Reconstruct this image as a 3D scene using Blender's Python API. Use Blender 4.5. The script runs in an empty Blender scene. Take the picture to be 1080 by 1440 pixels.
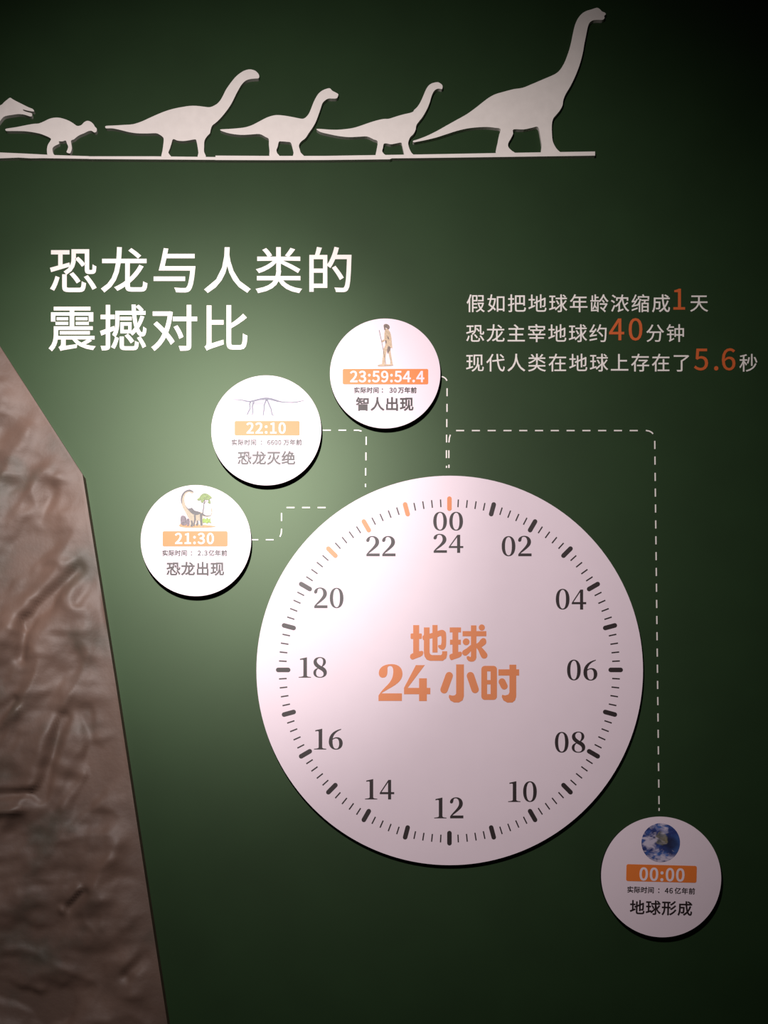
import bpy, math, random
from mathutils import Vector, noise, geometry

# ------------------------------------------------------------------ scale and camera
S = 0.0016            # metres of wall per reference unit
D = 2.4               # camera to wall
EY = 1250.0           # eye level on the wall, reference units
ZC = 1.35             # eye height above the floor

scene = bpy.context.scene
col = scene.collection
scene.view_settings.view_transform = 'Standard'
scene.view_settings.look = 'None'
scene.view_settings.gamma = 1.0
scene.view_settings.use_curve_mapping = False
scene.view_settings.exposure = 0.0

cam_data = bpy.data.cameras.new('camera')
cam_data.sensor_fit = 'VERTICAL'
cam_data.sensor_height = 36.0
cam_data.lens = 36.0 * D / (1440 * S)
cam_data.shift_y = (EY - 720) / 1440
cam = bpy.data.objects.new('camera', cam_data)
cam.location = (0, -D, ZC)
cam.rotation_euler = (math.radians(90), 0, 0)
col.objects.link(cam)
scene.camera = cam

world = bpy.data.worlds.new('world')
scene.world = world
world.use_nodes = True
bg = world.node_tree.nodes['Background']
bg.inputs['Color'].default_value = (1.0, 0.95, 0.93, 1)
bg.inputs['Strength'].default_value = 0.012


def at(px, py, d=0.0):
    """Point on a plane standing d metres proud of the wall."""
    k = (D - d) / D
    return Vector(((px - 540) * S * k, -d, ZC + (EY - py) * S * k))


def spot(name, pos, target, energy, size, blend, radius, color):
    l = bpy.data.lights.new(name, 'SPOT')
    l.energy = energy
    l.spot_size = math.radians(size)
    l.spot_blend = blend
    l.shadow_soft_size = radius
    l.color = color
    o = bpy.data.objects.new(name, l)
    o.location = pos
    o.rotation_euler = (target - pos).to_track_quat('-Z', 'Y').to_euler()
    col.objects.link(o)
    return o


LAMP = Vector(((235 - 540) * S, -1.9, ZC + (EY - 246) * S))
spot('track_spotlight_flood', LAMP, at(390, 715), 190, 85, 1.0, 0.06, (1.0, 0.93, 0.92))
spot('track_spotlight_beam', LAMP, at(262, 680), 165, 40, 1.0, 0.03, (1.0, 0.95, 0.93))


# ------------------------------------------------------------------ materials
def mat(name, color, rough=0.5, spec=0.5, var=0.0, scale=40.0, bump=0.0, bump_scale=300.0):
    m = bpy.data.materials.new(name)
    m.use_nodes = True
    nt = m.node_tree
    b = nt.nodes['Principled BSDF']
    b.inputs['Base Color'].default_value = (*color, 1)
    b.inputs['Roughness'].default_value = rough
    b.inputs['Specular IOR Level'].default_value = spec
    tc = nt.nodes.new('ShaderNodeTexCoord')
    if var:
        n = nt.nodes.new('ShaderNodeTexNoise')
        n.inputs['Scale'].default_value = scale
        n.inputs['Detail'].default_value = 4
        nt.links.new(tc.outputs['Object'], n.inputs['Vector'])
        r = nt.nodes.new('ShaderNodeValToRGB')
        r.color_ramp.elements[0].position = 0.3
        r.color_ramp.elements[1].position = 0.7
        r.color_ramp.elements[0].color = (*[c * (1 - var) for c in color], 1)
        r.color_ramp.elements[1].color = (*[min(1, c * (1 + var)) for c in color], 1)
        nt.links.new(n.outputs['Fac'], r.inputs['Fac'])
        nt.links.new(r.outputs['Color'], b.inputs['Base Color'])
    if bump:
        n2 = nt.nodes.new('ShaderNodeTexNoise')
        n2.inputs['Scale'].default_value = bump_scale
        nt.links.new(tc.outputs['Object'], n2.inputs['Vector'])
        bp = nt.nodes.new('ShaderNodeBump')
        bp.inputs['Strength'].default_value = bump
        bp.inputs['Distance'].default_value = 0.002
        nt.links.new(n2.outputs['Fac'], bp.inputs['Height'])
        nt.links.new(bp.outputs['Normal'], b.inputs['Normal'])
    return m


M_WALL = mat('green_wall_paint', (0.0118, 0.0300, 0.0100), 0.47, 0.43, 0.10, 6.0, 0.03, 900)
M_WALL.node_tree.nodes['Principled BSDF'].inputs['Specular Tint'].default_value = (0.80, 1.0, 0.68, 1)
M_FLOOR = mat('dark_floor', (0.03, 0.028, 0.026), 0.6, 0.4, 0.2, 8.0)
M_FOAM = mat('white_cutout_board', (0.78, 0.71, 0.67), 0.6, 0.3, 0.03, 60.0)
M_BLACK = mat('black_board_edge', (0.006, 0.006, 0.007), 0.6, 0.2)
M_FACE = mat('white_sign_face', (0.80, 0.66, 0.73), 0.5, 0.45, 0.01, 20.0)
M_INK = mat('dark_brown_ink', (0.018, 0.008, 0.009), 0.5, 0.5)
M_TEXT = mat('white_lettering', (0.80, 0.74, 0.70), 0.5, 0.5)
M_ORANGE = mat('orange_ink', (0.78, 0.185, 0.026), 0.5, 0.5)
M_ORANGE_T = mat('orange_title_ink', (0.74, 0.23, 0.08), 0.5, 0.5)
M_NUM = mat('orange_lettering', (0.55, 0.10, 0.02), 0.5, 0.4)


# ------------------------------------------------------------------ mesh helpers
def origin(o):
    v = Vector((0, 0, 0))
    while o is not None:
        v = v + o.location
        o = o.parent
    return v


def finish(o, parent, label=None, cat=None, group=None, kind=None):
    col.objects.link(o)
    if parent is not None:
        o.parent = parent
    for k, v in (('label', label), ('category', cat), ('group', group), ('kind', kind)):
        if v:
            o[k] = v
    return o


def thing(name, label, cat, loc, group=None):
    o = bpy.data.objects.new(name, None)
    o.empty_display_size = 0.05
    o.location = loc
    return finish(o, None, label, cat, group)


def holder(name, parent, label=None):
    o = bpy.data.objects.new(name, None)
    o.empty_display_size = 0.02
    return finish(o, parent, label)


def add_mesh(name, verts, faces, m, parent=None, smooth=False, **kw):
    """verts in world metres; stored relative to the parent."""
    off = origin(parent)
    me = bpy.data.meshes.new(name)
    loc = Vector((0, 0, 0))
    if parent is None:
        ys = [v[1] for v in verts]
        loc = Vector((sum(v[0] for v in verts) / len(verts), max(ys), min(v[2] for v in verts)))
    me.from_pydata([tuple(Vector(v) - off - loc) for v in verts], [], faces)
    me.materials.append(m)
    if smooth:
        for p in me.polygons:
            p.use_smooth = True
    me.update()
    o = bpy.data.objects.new(name, me)
    o.location = loc
    return finish(o, parent, **kw)


def winding(p, loops):
    x, y = p
    w = 0
    for l in loops:
        for i in range(len(l)):
            x1, y1 = l[i - 1]
            x2, y2 = l[i]
            if (y1 > y) != (y2 > y):
                if x < (x2 - x1) * (y - y1) / (y2 - y1) + x1:
                    w += 1 if y2 > y1 else -1
    return w


def area(l):
    return sum(l[i - 1][0] * l[i][1] - l[i][0] * l[i - 1][1] for i in range(len(l))) / 2


def oriented(loops):
    """Outer loops one way round, holes the other."""
    out = []
    for l in loops:
        depth = sum(1 for m in loops if m is not l and winding(l[0], [m]) != 0)
        out.append(l if (area(l) > 0) == (depth % 2 == 0) else l[::-1])
    return out


def fill(loops):
    """Triangulate closed loops (union of everything wound the same way); returns verts2d, tris."""
    pts, edges = [], []
    for l in loops:
        n = len(pts)
        pts += [Vector(p) for p in l]
        edges += [(n + i, n + (i + 1) % len(l)) for i in range(len(l))]
    r = geometry.delaunay_2d_cdt(pts, edges, [], 0, 1e-5)
    vs = [(v.x, v.y) for v in r[0]]
    fs = []
    for f in r[2]:
        c = (sum(vs[i][0] for i in f) / len(f), sum(vs[i][1] for i in f) / len(f))
        if winding(c, loops) != 0:
            fs.append(tuple(f))
    return vs, fs


def plate_geo(loops, d0, d1):
    """A flat plate with its back at depth d0 and its face at d1 (metres proud of the wall)."""
    vs, fs = fill(loops)
    V, F = [], []
    for x, y in vs:
        V.append(at(x, y, d1))
    F += fs
    n = len(V)
    for x, y in vs:
        p = at(x, y, d1)
        p.y = -d0
        V.append(p)
    F += [tuple(n + i for i in reversed(f)) for f in fs]
    for l in loops:
        b = len(V)
        k = len(l)
        for x, y in l:
            p = at(x, y, d1)
            V.append(p)
            q = p.copy()
            q.y = -d0
            V.append(q)
        for i in range(k):
            j = (i + 1) % k
            F.append((b + 2 * i, b + 2 * i + 1, b + 2 * j + 1, b + 2 * j))
    return V, F


def plate(name, shapes, d0, d1, m, parent=None, **kw):
    """shapes: list of shapes, each a list of loops."""
    V, F = plate_geo([l for s in shapes for l in oriented(s)], d0, d1)
    return add_mesh(name, V, F, m, parent, **kw)


def smooth(pts, n=3):
    """Closed Catmull-Rom through the points."""
    out = []
    k = len(pts)
    for i in range(k):
        p0, p1, p2, p3 = pts[i - 1], pts[i], pts[(i + 1) % k], pts[(i + 2) % k]
        for s in range(n):
            t = s / n
            out.append(tuple(0.5 * ((2 * p1[a]) + (-p0[a] + p2[a]) * t + (2 * p0[a] - 5 * p1[a] + 4 * p2[a] - p3[a]) * t * t
                                    + (-p0[a] + 3 * p1[a] - 3 * p2[a] + p3[a]) * t ** 3) for a in (0, 1)))
    return out


def ellipse(cx, cy, rx, ry, n=48, rot=0.0):
    c, s = math.cos(rot), math.sin(rot)
    out = []
    for i in range(n):
        a = 2 * math.pi * i / n
        x, y = rx * math.cos(a), ry * math.sin(a)
        out.append((cx + x * c - y * s, cy + x * s + y * c))
    return out


def rrect(x0, y0, x1, y1, r, n=5):
    out = []
    for cx, cy, a0 in ((x1 - r, y0 + r, -90), (x1 - r, y1 - r, 0), (x0 + r, y1 - r, 90), (x0 + r, y0 + r, 180)):
        for i in range(n + 1):
            a = math.radians(a0 + 90 * i / n)
            out.append((cx + r * math.cos(a), cy + r * math.sin(a)))
    return out


def capsule(p, q, r, n=8):
    a = math.atan2(q[1] - p[1], q[0] - p[0])
    out = []
    for i in range(n + 1):
        t = a - math.pi / 2 + math.pi * i / n
        out.append((q[0] + r * math.cos(t), q[1] + r * math.sin(t)))
    for i in range(n + 1):
        t = a + math.pi / 2 + math.pi * i / n
        out.append((p[0] + r * math.cos(t), p[1] + r * math.sin(t)))
    return out


def ribbon(pts, w0, w1=None):
    """A tapering stroke through the points (half widths w0 to w1)."""
    w1 = w0 if w1 is None else w1
    L, R = [], []
    n = len(pts)
    for i, p in enumerate(pts):
        a, b = pts[max(0, i - 1)], pts[min(n - 1, i + 1)]
        dx, dy = b[0] - a[0], b[1] - a[1]
        h = math.hypot(dx, dy) or 1
        w = w0 + (w1 - w0) * i / (n - 1)
        L.append((p[0] - dy / h * w, p[1] + dx / h * w))
        R.append((p[0] + dy / h * w, p[1] - dx / h * w))
    return L + R[::-1]


def turn(pts, c, a):
    s, k = math.sin(a), math.cos(a)
    return [(c[0] + (x - c[0]) * k - (y - c[1]) * s, c[1] + (x - c[0]) * s + (y - c[1]) * k) for x, y in pts]


def svg(path, n=7):
    """Small path reader: M, L, C with absolute points, Z ends a loop."""
    loops, cur = [], []
    tok = path.replace(',', ' ').replace('M', ' M ').replace('L', ' L ').replace('C', ' C ').replace('Z', ' Z ').split()
    i, cmd = 0, None
    while i < len(tok):
        if tok[i] in 'MLCZ':
            cmd = tok[i]
            i += 1
            if cmd == 'Z':
                if math.hypot(cur[0][0] - cur[-1][0], cur[0][1] - cur[-1][1]) < 1e-6:
                    cur.pop()
                loops.append(cur)
                cur = []
            continue
        if cmd == 'C':
            v = [float(t) for t in tok[i:i + 6]]
            i += 6
            p0 = cur[-1]
            for s in range(1, n + 1):
                t = s / n
                u = 1 - t
                cur.append(tuple(u ** 3 * p0[a] + 3 * u * u * t * v[a] + 3 * u * t * t * v[2 + a] + t ** 3 * v[4 + a] for a in (0, 1)))
        else:
            cur.append((float(tok[i]), float(tok[i + 1])))
            i += 2
    return loops


# ------------------------------------------------------------------ lettering outlines (thousandths of the character square)
GLYPHS = {
'恐': '289,284 289,43 295,-8 317,-40 359,-56 426,-61 631,-61 688,-54 725,-28 746,23 757,106 721,118 688,136 683,69 673,30 655,12 626,8 431,8 396,9 376,14 366,25 363,44 363,284|444,293 521,204 554,159 579,120 640,157 614,196 580,240 503,325|553,606 590,571 627,533 659,495 684,460 741,499 716,533 683,570 646,607 608,640|739,235 787,174 833,108 874,44 903,-11 970,22 939,77 897,140 849,204 800,264|150,247 131,185 106,120 77,57 44,4 110,-30 143,26 171,91 195,159 215,223|41,420 61,350 430,459 420,522 278,483 278,709 419,709 419,777 61,777 61,709 208,709 208,464|479,796 479,622 475,553 454,479 407,407 323,347 348,322 368,295 463,367 518,451 544,538 550,622 550,729 751,729 752,379 756,354 762,337 772,326 784,318 798,313 828,309 880,309 906,311 928,318 946,331 952,340 961,369 968,449 937,462 910,480 907,409 904,388 899,378 886,372 844,371 831,374 825,381 822,413 822,796',
'龙': '596,777 695,701 778,628 829,675 745,745 644,818|810,476 768,405 719,338 664,274 602,215 602,530 944,530 944,601 423,601 432,715 438,837 359,840 354,716 346,601 54,601 54,530 338,530 304,356 247,210 159,92 34,-1 66,-33 92,-65 223,43 316,176 378,337 415,530 526,530 526,153 475,116 421,83 365,53 308,26 337,-3 360,-33 445,11 526,63 532,7 553,-28 592,-46 654,-51 844,-51 897,-44 931,-19 951,29 961,104 925,116 892,134 888,75 880,40 864,23 840,18 660,18 630,20 612,27 604,41 602,120 683,193 757,272 823,357 879,447',
'与': '57,238 57,166 681,166 681,238|261,818 215,589 164,380 807,379 789,230 769,122 747,52 721,15 711,8 700,5 669,3 595,4 484,11 503,-26 512,-64 565,-67 691,-68 720,-65 745,-59 766,-49 786,-33 817,15 843,99 866,229 891,450 261,450 300,630 876,630 876,702 315,702 336,810',
'人': '457,837 450,668 405,431 283,184 43,-17 77,-45 104,-76 263,38 377,176 454,327 502,480 551,331 630,178 747,38 910,-72 934,-39 965,-9 750,150 622,355 558,552 534,689 541,837',
'类': '746,822 699,750 645,680 706,657 765,721 824,797|181,789 213,755 243,719 268,682 287,650 354,683 334,715 308,751 277,786 244,818|460,839 460,645 72,645 72,576 400,576 330,516 245,464 151,421 53,391 79,362 101,329 202,366 299,416 386,477 460,547 460,379 535,379 535,529 731,426 820,376 892,332 929,394 772,481 582,576 933,576 933,645 535,645 535,839|463,357 455,301 443,249 67,249 67,179 416,179 368,114 294,62 189,20 46,-11 69,-44 85,-80 247,-40 365,16 446,86 498,172 568,78 661,5 776,-47 916,-80 937,-44 963,-10 836,14 728,53 640,108 574,179 936,179 936,249 523,249 542,357',
'的': '552,423 638,302 676,241 705,189 769,229 738,279 699,338 610,456|240,842 223,761 199,679 87,679 87,-54 156,-54 156,25 435,25 435,679 268,679 321,828|156,612 366,612 366,401 156,401|156,93 156,335 366,335 366,93|598,844 570,741 534,643 492,554 443,479 506,436 531,474 555,517 600,613 856,613 846,357 834,181 817,74 796,24 787,15 778,10 766,8 729,7 604,13 621,-22 629,-59 748,-62 778,-61 803,-57 823,-50 842,-38 859,-19 885,41 903,159 917,354 929,682 627,682 650,754 670,828',
'震': '258,304 258,254 852,254 852,304|193,588 193,544 410,544 410,588|171,495 171,450 411,450 411,495|584,495 584,450 831,450 831,495|584,588 584,544 806,544 806,588|77,689 77,518 148,518 148,639 460,639 460,427 534,427 534,639 850,639 850,518 923,518 923,689 534,689 534,745 865,745 865,802 134,802 134,745 460,745 460,689|269,-79 289,-72 335,-62 586,-20 592,37 359,4 359,152 508,152 578,71 673,9 788,-35 924,-63 942,-32 964,-4 906,3 850,13 798,25 749,41 820,76 887,116 832,148 766,107 691,66 658,85 628,105 601,128 578,152 949,152 949,205 204,205 206,347 912,347 912,402 135,402 135,260 132,188 118,110 87,33 33,-38 62,-59 88,-85 132,-32 164,27 185,89 198,152 284,152 284,56 279,28 267,7 251,-8 235,-18 254,-47',
'撼': '547,217 610,146 637,109 658,77 711,114 661,180 597,249|796,171 828,123 858,73 884,23 902,-20 956,8 938,51 911,99 880,148 848,195|438,191 438,22 443,-21 461,-48 495,-62 550,-66 713,-66 757,-60 785,-38 802,5 810,74 780,84 752,99 748,43 741,12 728,-3 706,-6 555,-6 528,-5 513,-1 506,8 504,23 504,191|344,187 330,138 311,86 289,37 264,-6 321,-36 346,8 367,60 401,165|444,597 444,544 666,544 666,597|503,433 614,433 614,331 503,331|155,840 155,638 49,638 49,568 155,568 155,350 39,309 60,236 155,272 155,16 154,8 151,3 146,1 52,1 59,-16 74,-71 146,-68 172,-63 193,-56 208,-45 217,-30 222,-10 224,17 224,300 319,337 306,406 224,375 224,568 318,568 318,638 224,638 224,840|681,846 688,718 351,718 349,466 341,389 321,312 288,241 315,223 339,200 378,279 400,367 410,455 413,537 413,657 693,657 715,505 728,441 744,384 706,339 663,299 663,486 453,486 453,278 653,278 689,238 730,276 769,318 794,272 822,239 852,219 884,212 917,218 941,240 957,284 967,357 943,370 920,388 915,334 909,299 900,281 888,276 869,282 850,301 831,332 812,375 844,427 873,482 898,542 920,604 861,618 847,574 830,531 789,450 770,543 756,657 948,657 948,718 865,718 906,750 865,796 814,842 770,811 819,764 859,718 752,718 747,846',
'对': '502,394 536,337 568,277 593,219 610,168 676,201 658,251 632,308 599,367 563,422|91,453 184,364 275,267 227,177 172,99 111,34 45,-17 74,-46 98,-78 164,-24 225,41 280,116 329,203 390,122 435,49 495,104 470,145 439,188 364,281 396,371 423,470 444,578 460,695 411,709 398,706 70,706 70,635 378,635 365,556 349,481 329,411 307,344 226,425 144,500|765,840 765,599 482,599 482,527 765,527 764,11 759,4 752,0 741,-2 605,0 620,-40 630,-79 688,-78 734,-76 769,-72 796,-64 816,-52 829,-35 837,-11 839,22 839,527 959,527 959,599 839,599 839,840',
'比': '125,-72 148,-58 198,-38 459,50 455,86 454,126 208,50 208,456 456,456 456,531 208,531 208,829 129,829 129,69 125,40 115,19 102,3 88,-7 109,-38|534,835 534,87 540,18 560,-25 597,-48 657,-54 811,-54 873,-40 911,6 932,89 942,215 905,229 870,250 864,136 854,65 836,28 806,18 665,18 638,20 621,30 613,50 611,85 611,377 695,426 779,479 857,534 928,590 865,656 813,607 751,555 683,504 611,457 611,835',
'假': '629,796 629,731 841,731 841,550 629,550 629,485 912,485 912,796|210,835 178,720 138,610 90,511 35,426 58,388 76,351 110,399 142,453 142,-79 214,-79 214,610 250,713 280,819|314,796 314,-77 383,-77 383,123 578,123 578,187 383,187 383,312 567,312 567,376 383,376 383,483 589,483 589,796|845,344 829,292 809,244 786,199 760,158 735,201 713,247 694,295 679,344|601,407 601,344 670,344 620,332 639,270 662,212 688,157 718,105 673,62 624,26 572,-4 516,-27 537,-53 555,-82 611,-56 664,-26 713,10 758,51 793,11 832,-24 875,-53 921,-78 943,-48 967,-21 921,2 877,30 838,64 802,102 842,162 876,231 904,308 925,395 882,409 870,407|383,732 523,732 523,547 383,547',
'如': '399,565 385,465 365,375 339,294 307,223 243,273 178,320 210,436 241,565|95,292 182,228 269,158 223,99 170,51 112,11 47,-19 72,-49 93,-81 160,-46 222,-3 277,48 326,108 383,54 427,5 478,67 400,146 367,174 407,265 440,370 463,491 479,629 432,637 418,635 256,635 291,834 216,839 202,740 183,635 47,635 47,565 168,565 132,417|532,732 532,-55 604,-55 604,21 849,21 849,-39 924,-39 924,732|604,92 604,661 849,661 849,92',
'把': '481,714 623,714 623,396 481,396|405,788 405,88 412,18 438,-26 486,-48 560,-54 820,-54 889,-44 933,-12 957,47 970,136 932,148 897,166 890,93 877,47 855,24 818,17 564,17 522,20 496,31 484,52 481,87 481,325 837,325 837,259 914,259 914,788|837,396 693,396 693,714 837,714|171,840 171,638 51,638 51,567 171,567 171,346 36,310 57,237 171,271 170,-2 168,-7 155,-10 70,-10 77,-27 92,-79 165,-77 191,-72 212,-65 227,-55 238,-40 244,-20 246,7 246,294 368,330 358,400 246,368 246,567 349,567 349,638 246,638 246,840',
'地': '429,747 429,473 321,428 349,361 429,395 429,79 436,12 460,-30 505,-51 577,-57 824,-57 888,-48 929,-18 952,38 964,125 929,135 897,153 890,82 879,39 857,17 821,11 580,11 539,14 515,23 504,43 501,77 501,426 635,483 635,143 706,143 706,513 846,573 844,374 839,277 834,263 828,255 820,251 742,252 753,220 760,186 808,187 854,194 874,202 891,214 902,233 909,260 913,309 916,393 918,637 922,651 869,671 840,646 706,590 706,840 635,840 635,560 501,504 501,747|33,154 63,79 372,219 355,286 241,238 241,528 359,528 359,599 241,599 241,828 170,828 170,599 42,599 42,528 170,528 170,208',
'球': '392,507 425,460 455,409 480,360 498,318 561,348 542,390 515,438 484,487 450,533|743,790 810,735 839,706 862,679 907,724 884,749 854,777 787,829|879,539 817,445 744,350 729,397 705,501 695,560 695,597 958,597 958,666 695,666 695,839 622,839 622,666 377,666 377,597 622,597 622,334 467,196 338,85 385,21 499,128 622,250 622,13 621,2 617,-4 610,-8 600,-9 475,-8 491,-45 502,-81 598,-78 630,-73 655,-65 673,-54 686,-38 693,-16 695,14 695,294 736,205 787,127 850,57 927,-8 948,23 975,49 909,101 853,157 807,219 769,288 812,335 858,390 944,504|34,97 51,25 372,128 361,196 237,157 237,413 337,413 337,483 237,483 237,702 353,702 353,772 46,772 46,702 166,702 166,483 54,483 54,413 166,413 166,136',
'年': '48,223 48,151 512,151 512,-80 589,-80 589,151 954,151 954,223 589,223 589,422 884,422 884,493 589,493 589,647 907,647 907,719 307,719 342,797 353,824 277,844 235,744 182,650 119,566 50,496 115,448 155,490 195,538 232,590 268,647 512,647 512,493 213,493 213,223|288,223 288,422 512,422 512,223',
'龄': '634,528 686,465 728,405 787,439 745,496 690,557|253,449 240,346 220,253 189,171 146,103 170,83 190,62 214,95 235,131 253,170 268,212 289,179 340,89 385,127 343,200 287,282 301,360 312,443|699,842 660,753 609,664 549,580 480,506 480,535 324,535 324,655 464,655 464,716 324,716 324,836 257,836 257,535 172,535 172,781 108,781 108,535 43,535 43,474 480,474 480,481 520,442 578,501 631,568 678,639 720,715 764,637 814,563 866,496 918,443 945,474 974,502 913,557 853,627 798,706 754,788 768,823|76,432 76,-34 398,-15 398,-65 459,-65 459,439 398,439 398,43 138,32 138,432|531,373 531,306 827,306 764,199 729,148 695,103 589,188 546,141 680,27 742,-30 790,-81 835,-24 749,57 796,121 844,194 889,271 927,346 876,378 863,373',
'浓': '87,772 173,713 213,682 244,654 295,709 222,765 135,821|36,501 123,445 162,416 192,389 241,445 209,471 169,499 83,552|419,-75 438,-63 478,-45 684,30 674,96 502,39 502,372 498,372 528,417 556,465 581,516 604,571 648,369 713,196 803,55 924,-50 949,-17 976,12 909,58 852,116 802,184 761,263 848,322 933,387 882,440 815,381 736,322 714,390 695,463 679,539 666,619 864,619 864,517 935,517 935,685 641,685 672,820 599,830 585,756 567,685 312,685 312,517 380,517 380,619 546,619 496,504 432,404 353,319 256,250 257,252 192,283 124,120 55,-18 128,-49 191,90 253,241 282,216 305,192 373,241 433,295 433,56 428,30 417,11 402,-2 387,-10 406,-42',
'缩': '44,53 62,-18 357,96 344,159 181,100|63,423 100,432 208,447 154,363 117,312 79,267 62,253 47,247 69,182 87,191 125,204 318,254 315,315 168,282 219,352 269,427 317,506 361,586 301,620 275,566 246,513 136,503 179,572 220,648 259,727 294,807 227,837 193,746 155,662 119,594 80,529 66,510 52,497 39,491|472,612 447,529 412,443 367,361 315,291 355,242 388,282 419,326 419,-80 483,-80 483,446 514,521 539,595|562,404 562,-79 627,-79 627,-32 854,-32 854,-74 922,-74 922,404 742,404 768,505 936,505 936,567 547,567 547,505 694,505 673,404|590,821 631,743 369,743 369,580 438,580 438,680 879,680 879,594 951,594 951,743 707,743 682,792 653,843|627,160 854,160 854,29 627,29|627,221 627,342 854,342 854,221',
'成': '544,839 549,670 128,670 128,389 125,285 113,173 85,63 36,-37 69,-60 99,-87 155,23 187,147 202,273 206,395 389,395 381,211 375,165 367,144 354,135 335,133 229,138 244,104 250,68 348,66 390,70 405,76 419,84 431,96 444,128 453,190 458,289 463,465 206,465 206,597 554,597 565,478 581,367 602,264 628,172 576,118 521,69 461,25 396,-13 451,-75 507,-39 561,1 611,45 658,92 695,23 738,-29 786,-62 841,-73 890,-63 924,-27 946,41 959,148 925,165 894,189 888,104 879,47 866,14 847,4 810,14 775,45 743,93 714,159 767,234 814,316 855,405 890,500 815,519 789,445 759,375 724,309 686,247 668,324 652,408 640,499 630,597 951,597 951,670 626,670 622,839|671,790 721,762 770,731 815,699 850,670 897,722 861,750 816,780 716,836',
'天': '66,455 66,379 434,379 394,273 321,169 207,71 42,-15 69,-45 91,-78 256,8 374,106 453,213 501,323 572,187 663,74 777,-14 915,-77 938,-42 966,-10 826,49 711,135 620,246 555,379 937,379 937,455 528,455 533,541 533,687 894,687 894,763 102,763 102,687 454,687 454,541 448,455',
'主': '374,795 467,718 510,677 545,640 103,640 103,567 459,567 459,347 149,347 149,274 459,274 459,27 56,27 56,-46 948,-46 948,27 540,27 540,274 856,274 856,347 540,347 540,567 897,567 897,640 572,640 620,675 583,714 537,756 485,798 435,836',
'宰': '672,499 642,424 606,348 360,348 394,358 370,424 333,496 267,478 298,412 320,348 57,348 57,279 459,279 459,166 127,166 127,97 459,97 459,-80 536,-80 536,97 874,97 874,166 536,166 536,279 945,279 945,348 675,348 711,412 745,479|442,633 461,602 478,569 156,569 156,501 849,501 849,569 554,569 532,613 502,658|419,824 440,787 458,747 71,747 71,566 144,566 144,678 853,678 853,566 929,566 929,747 548,747 525,797 496,847',
'约': '40,53 52,-20 427,56 422,122|498,415 554,362 608,304 656,247 691,196 747,243 711,294 662,350 606,406 549,457|61,424 76,430 103,435 231,452 167,368 100,292 80,273 61,259 44,252 68,184 91,193 142,205 413,252 410,282 410,316 174,281 235,351 296,427 353,507 408,590 345,628 313,572 277,518 140,505 188,573 234,647 277,726 317,807 246,836 206,746 163,663 124,597 97,556 65,515 50,502 36,495|566,840 538,739 501,642 458,555 409,481 472,439 515,507 555,586 849,586 840,335 829,163 814,59 794,10 777,-3 766,-6 696,-5 609,0 626,-36 633,-72 751,-75 804,-69 824,-62 842,-51 859,-33 883,25 900,141 912,332 923,656 584,656 613,739 638,825',
'分': '673,822 604,794 665,682 739,572 819,473 900,393 913,409 961,456 881,527 801,618 730,719|324,820 273,708 207,606 130,516 44,442 78,413 108,384 148,419 187,457 187,388 380,388 354,264 303,150 211,54 65,-19 91,-50 111,-83 269,2 371,113 429,244 459,388 731,388 722,228 711,117 697,48 680,14 672,8 663,4 637,2 578,3 487,8 504,-29 512,-67 640,-71 694,-66 714,-60 732,-50 748,-34 771,11 787,96 800,230 812,462 192,462 254,535 310,616 361,704 404,798',
'钟': '653,556 653,318 516,318 516,556|727,556 865,556 865,318 727,318|653,838 653,629 448,629 448,184 516,184 516,245 653,245 653,-81 727,-81 727,245 865,245 865,190 937,190 937,629 727,629 727,838|180,837 153,768 119,703 80,645 36,595 57,560 75,525 126,585 173,656 415,656 415,725 210,725 248,818|60,344 60,275 205,275 205,73 199,41 186,15 168,-4 152,-17 174,-44 192,-73 209,-60 244,-38 427,59 423,73 413,124 277,56 277,275 418,275 418,344 277,344 277,479 394,479 394,547 112,547 112,479 205,479 205,344',
'现': '432,791 432,259 504,259 504,725 807,725 807,259 881,259 881,791|43,100 60,27 401,129 392,199 261,160 261,413 366,413 366,483 261,483 261,702 386,702 386,772 55,772 55,702 189,702 189,483 70,483 70,413 189,413 189,139|617,640 617,447 608,325 569,199 483,78 332,-29 358,-55 379,-83 488,-12 568,68 624,154 660,243 660,32 665,-10 682,-37 711,-50 756,-54 848,-54 900,-45 930,-14 947,46 955,144 924,155 894,174 890,87 882,35 869,10 848,3 766,3 749,5 738,10 732,21 730,39 730,276 669,276 678,319 686,404 687,640',
'代': '715,783 806,699 846,656 877,618 935,658 903,695 862,737 769,819|548,826 556,672 568,528 324,497 335,426 576,456 613,242 670,75 751,-35 860,-79 897,-70 929,-34 955,35 975,143 944,160 912,183 903,107 892,52 876,19 857,9 784,48 726,142 682,284 650,466 955,504 944,575 642,537 630,677 623,826|313,830 256,713 185,602 106,503 21,420 45,384 65,348 133,416 199,494 199,-78 276,-78 276,604 334,703 384,807',
'在': '391,840 367,763 338,685 63,685 63,613 305,613 252,519 191,432 119,353 38,286 59,253 77,217 138,265 193,318 193,-76 268,-76 268,407 334,507 390,613 939,613 939,685 421,685 469,821|598,561 598,368 373,368 373,298 598,298 598,14 333,14 333,-56 938,-56 938,14 673,14 673,298 900,298 900,368 673,368 673,561',
'上': '427,825 427,43 51,43 51,-32 950,-32 950,43 506,43 506,441 881,441 881,516 506,516 506,825',
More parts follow.
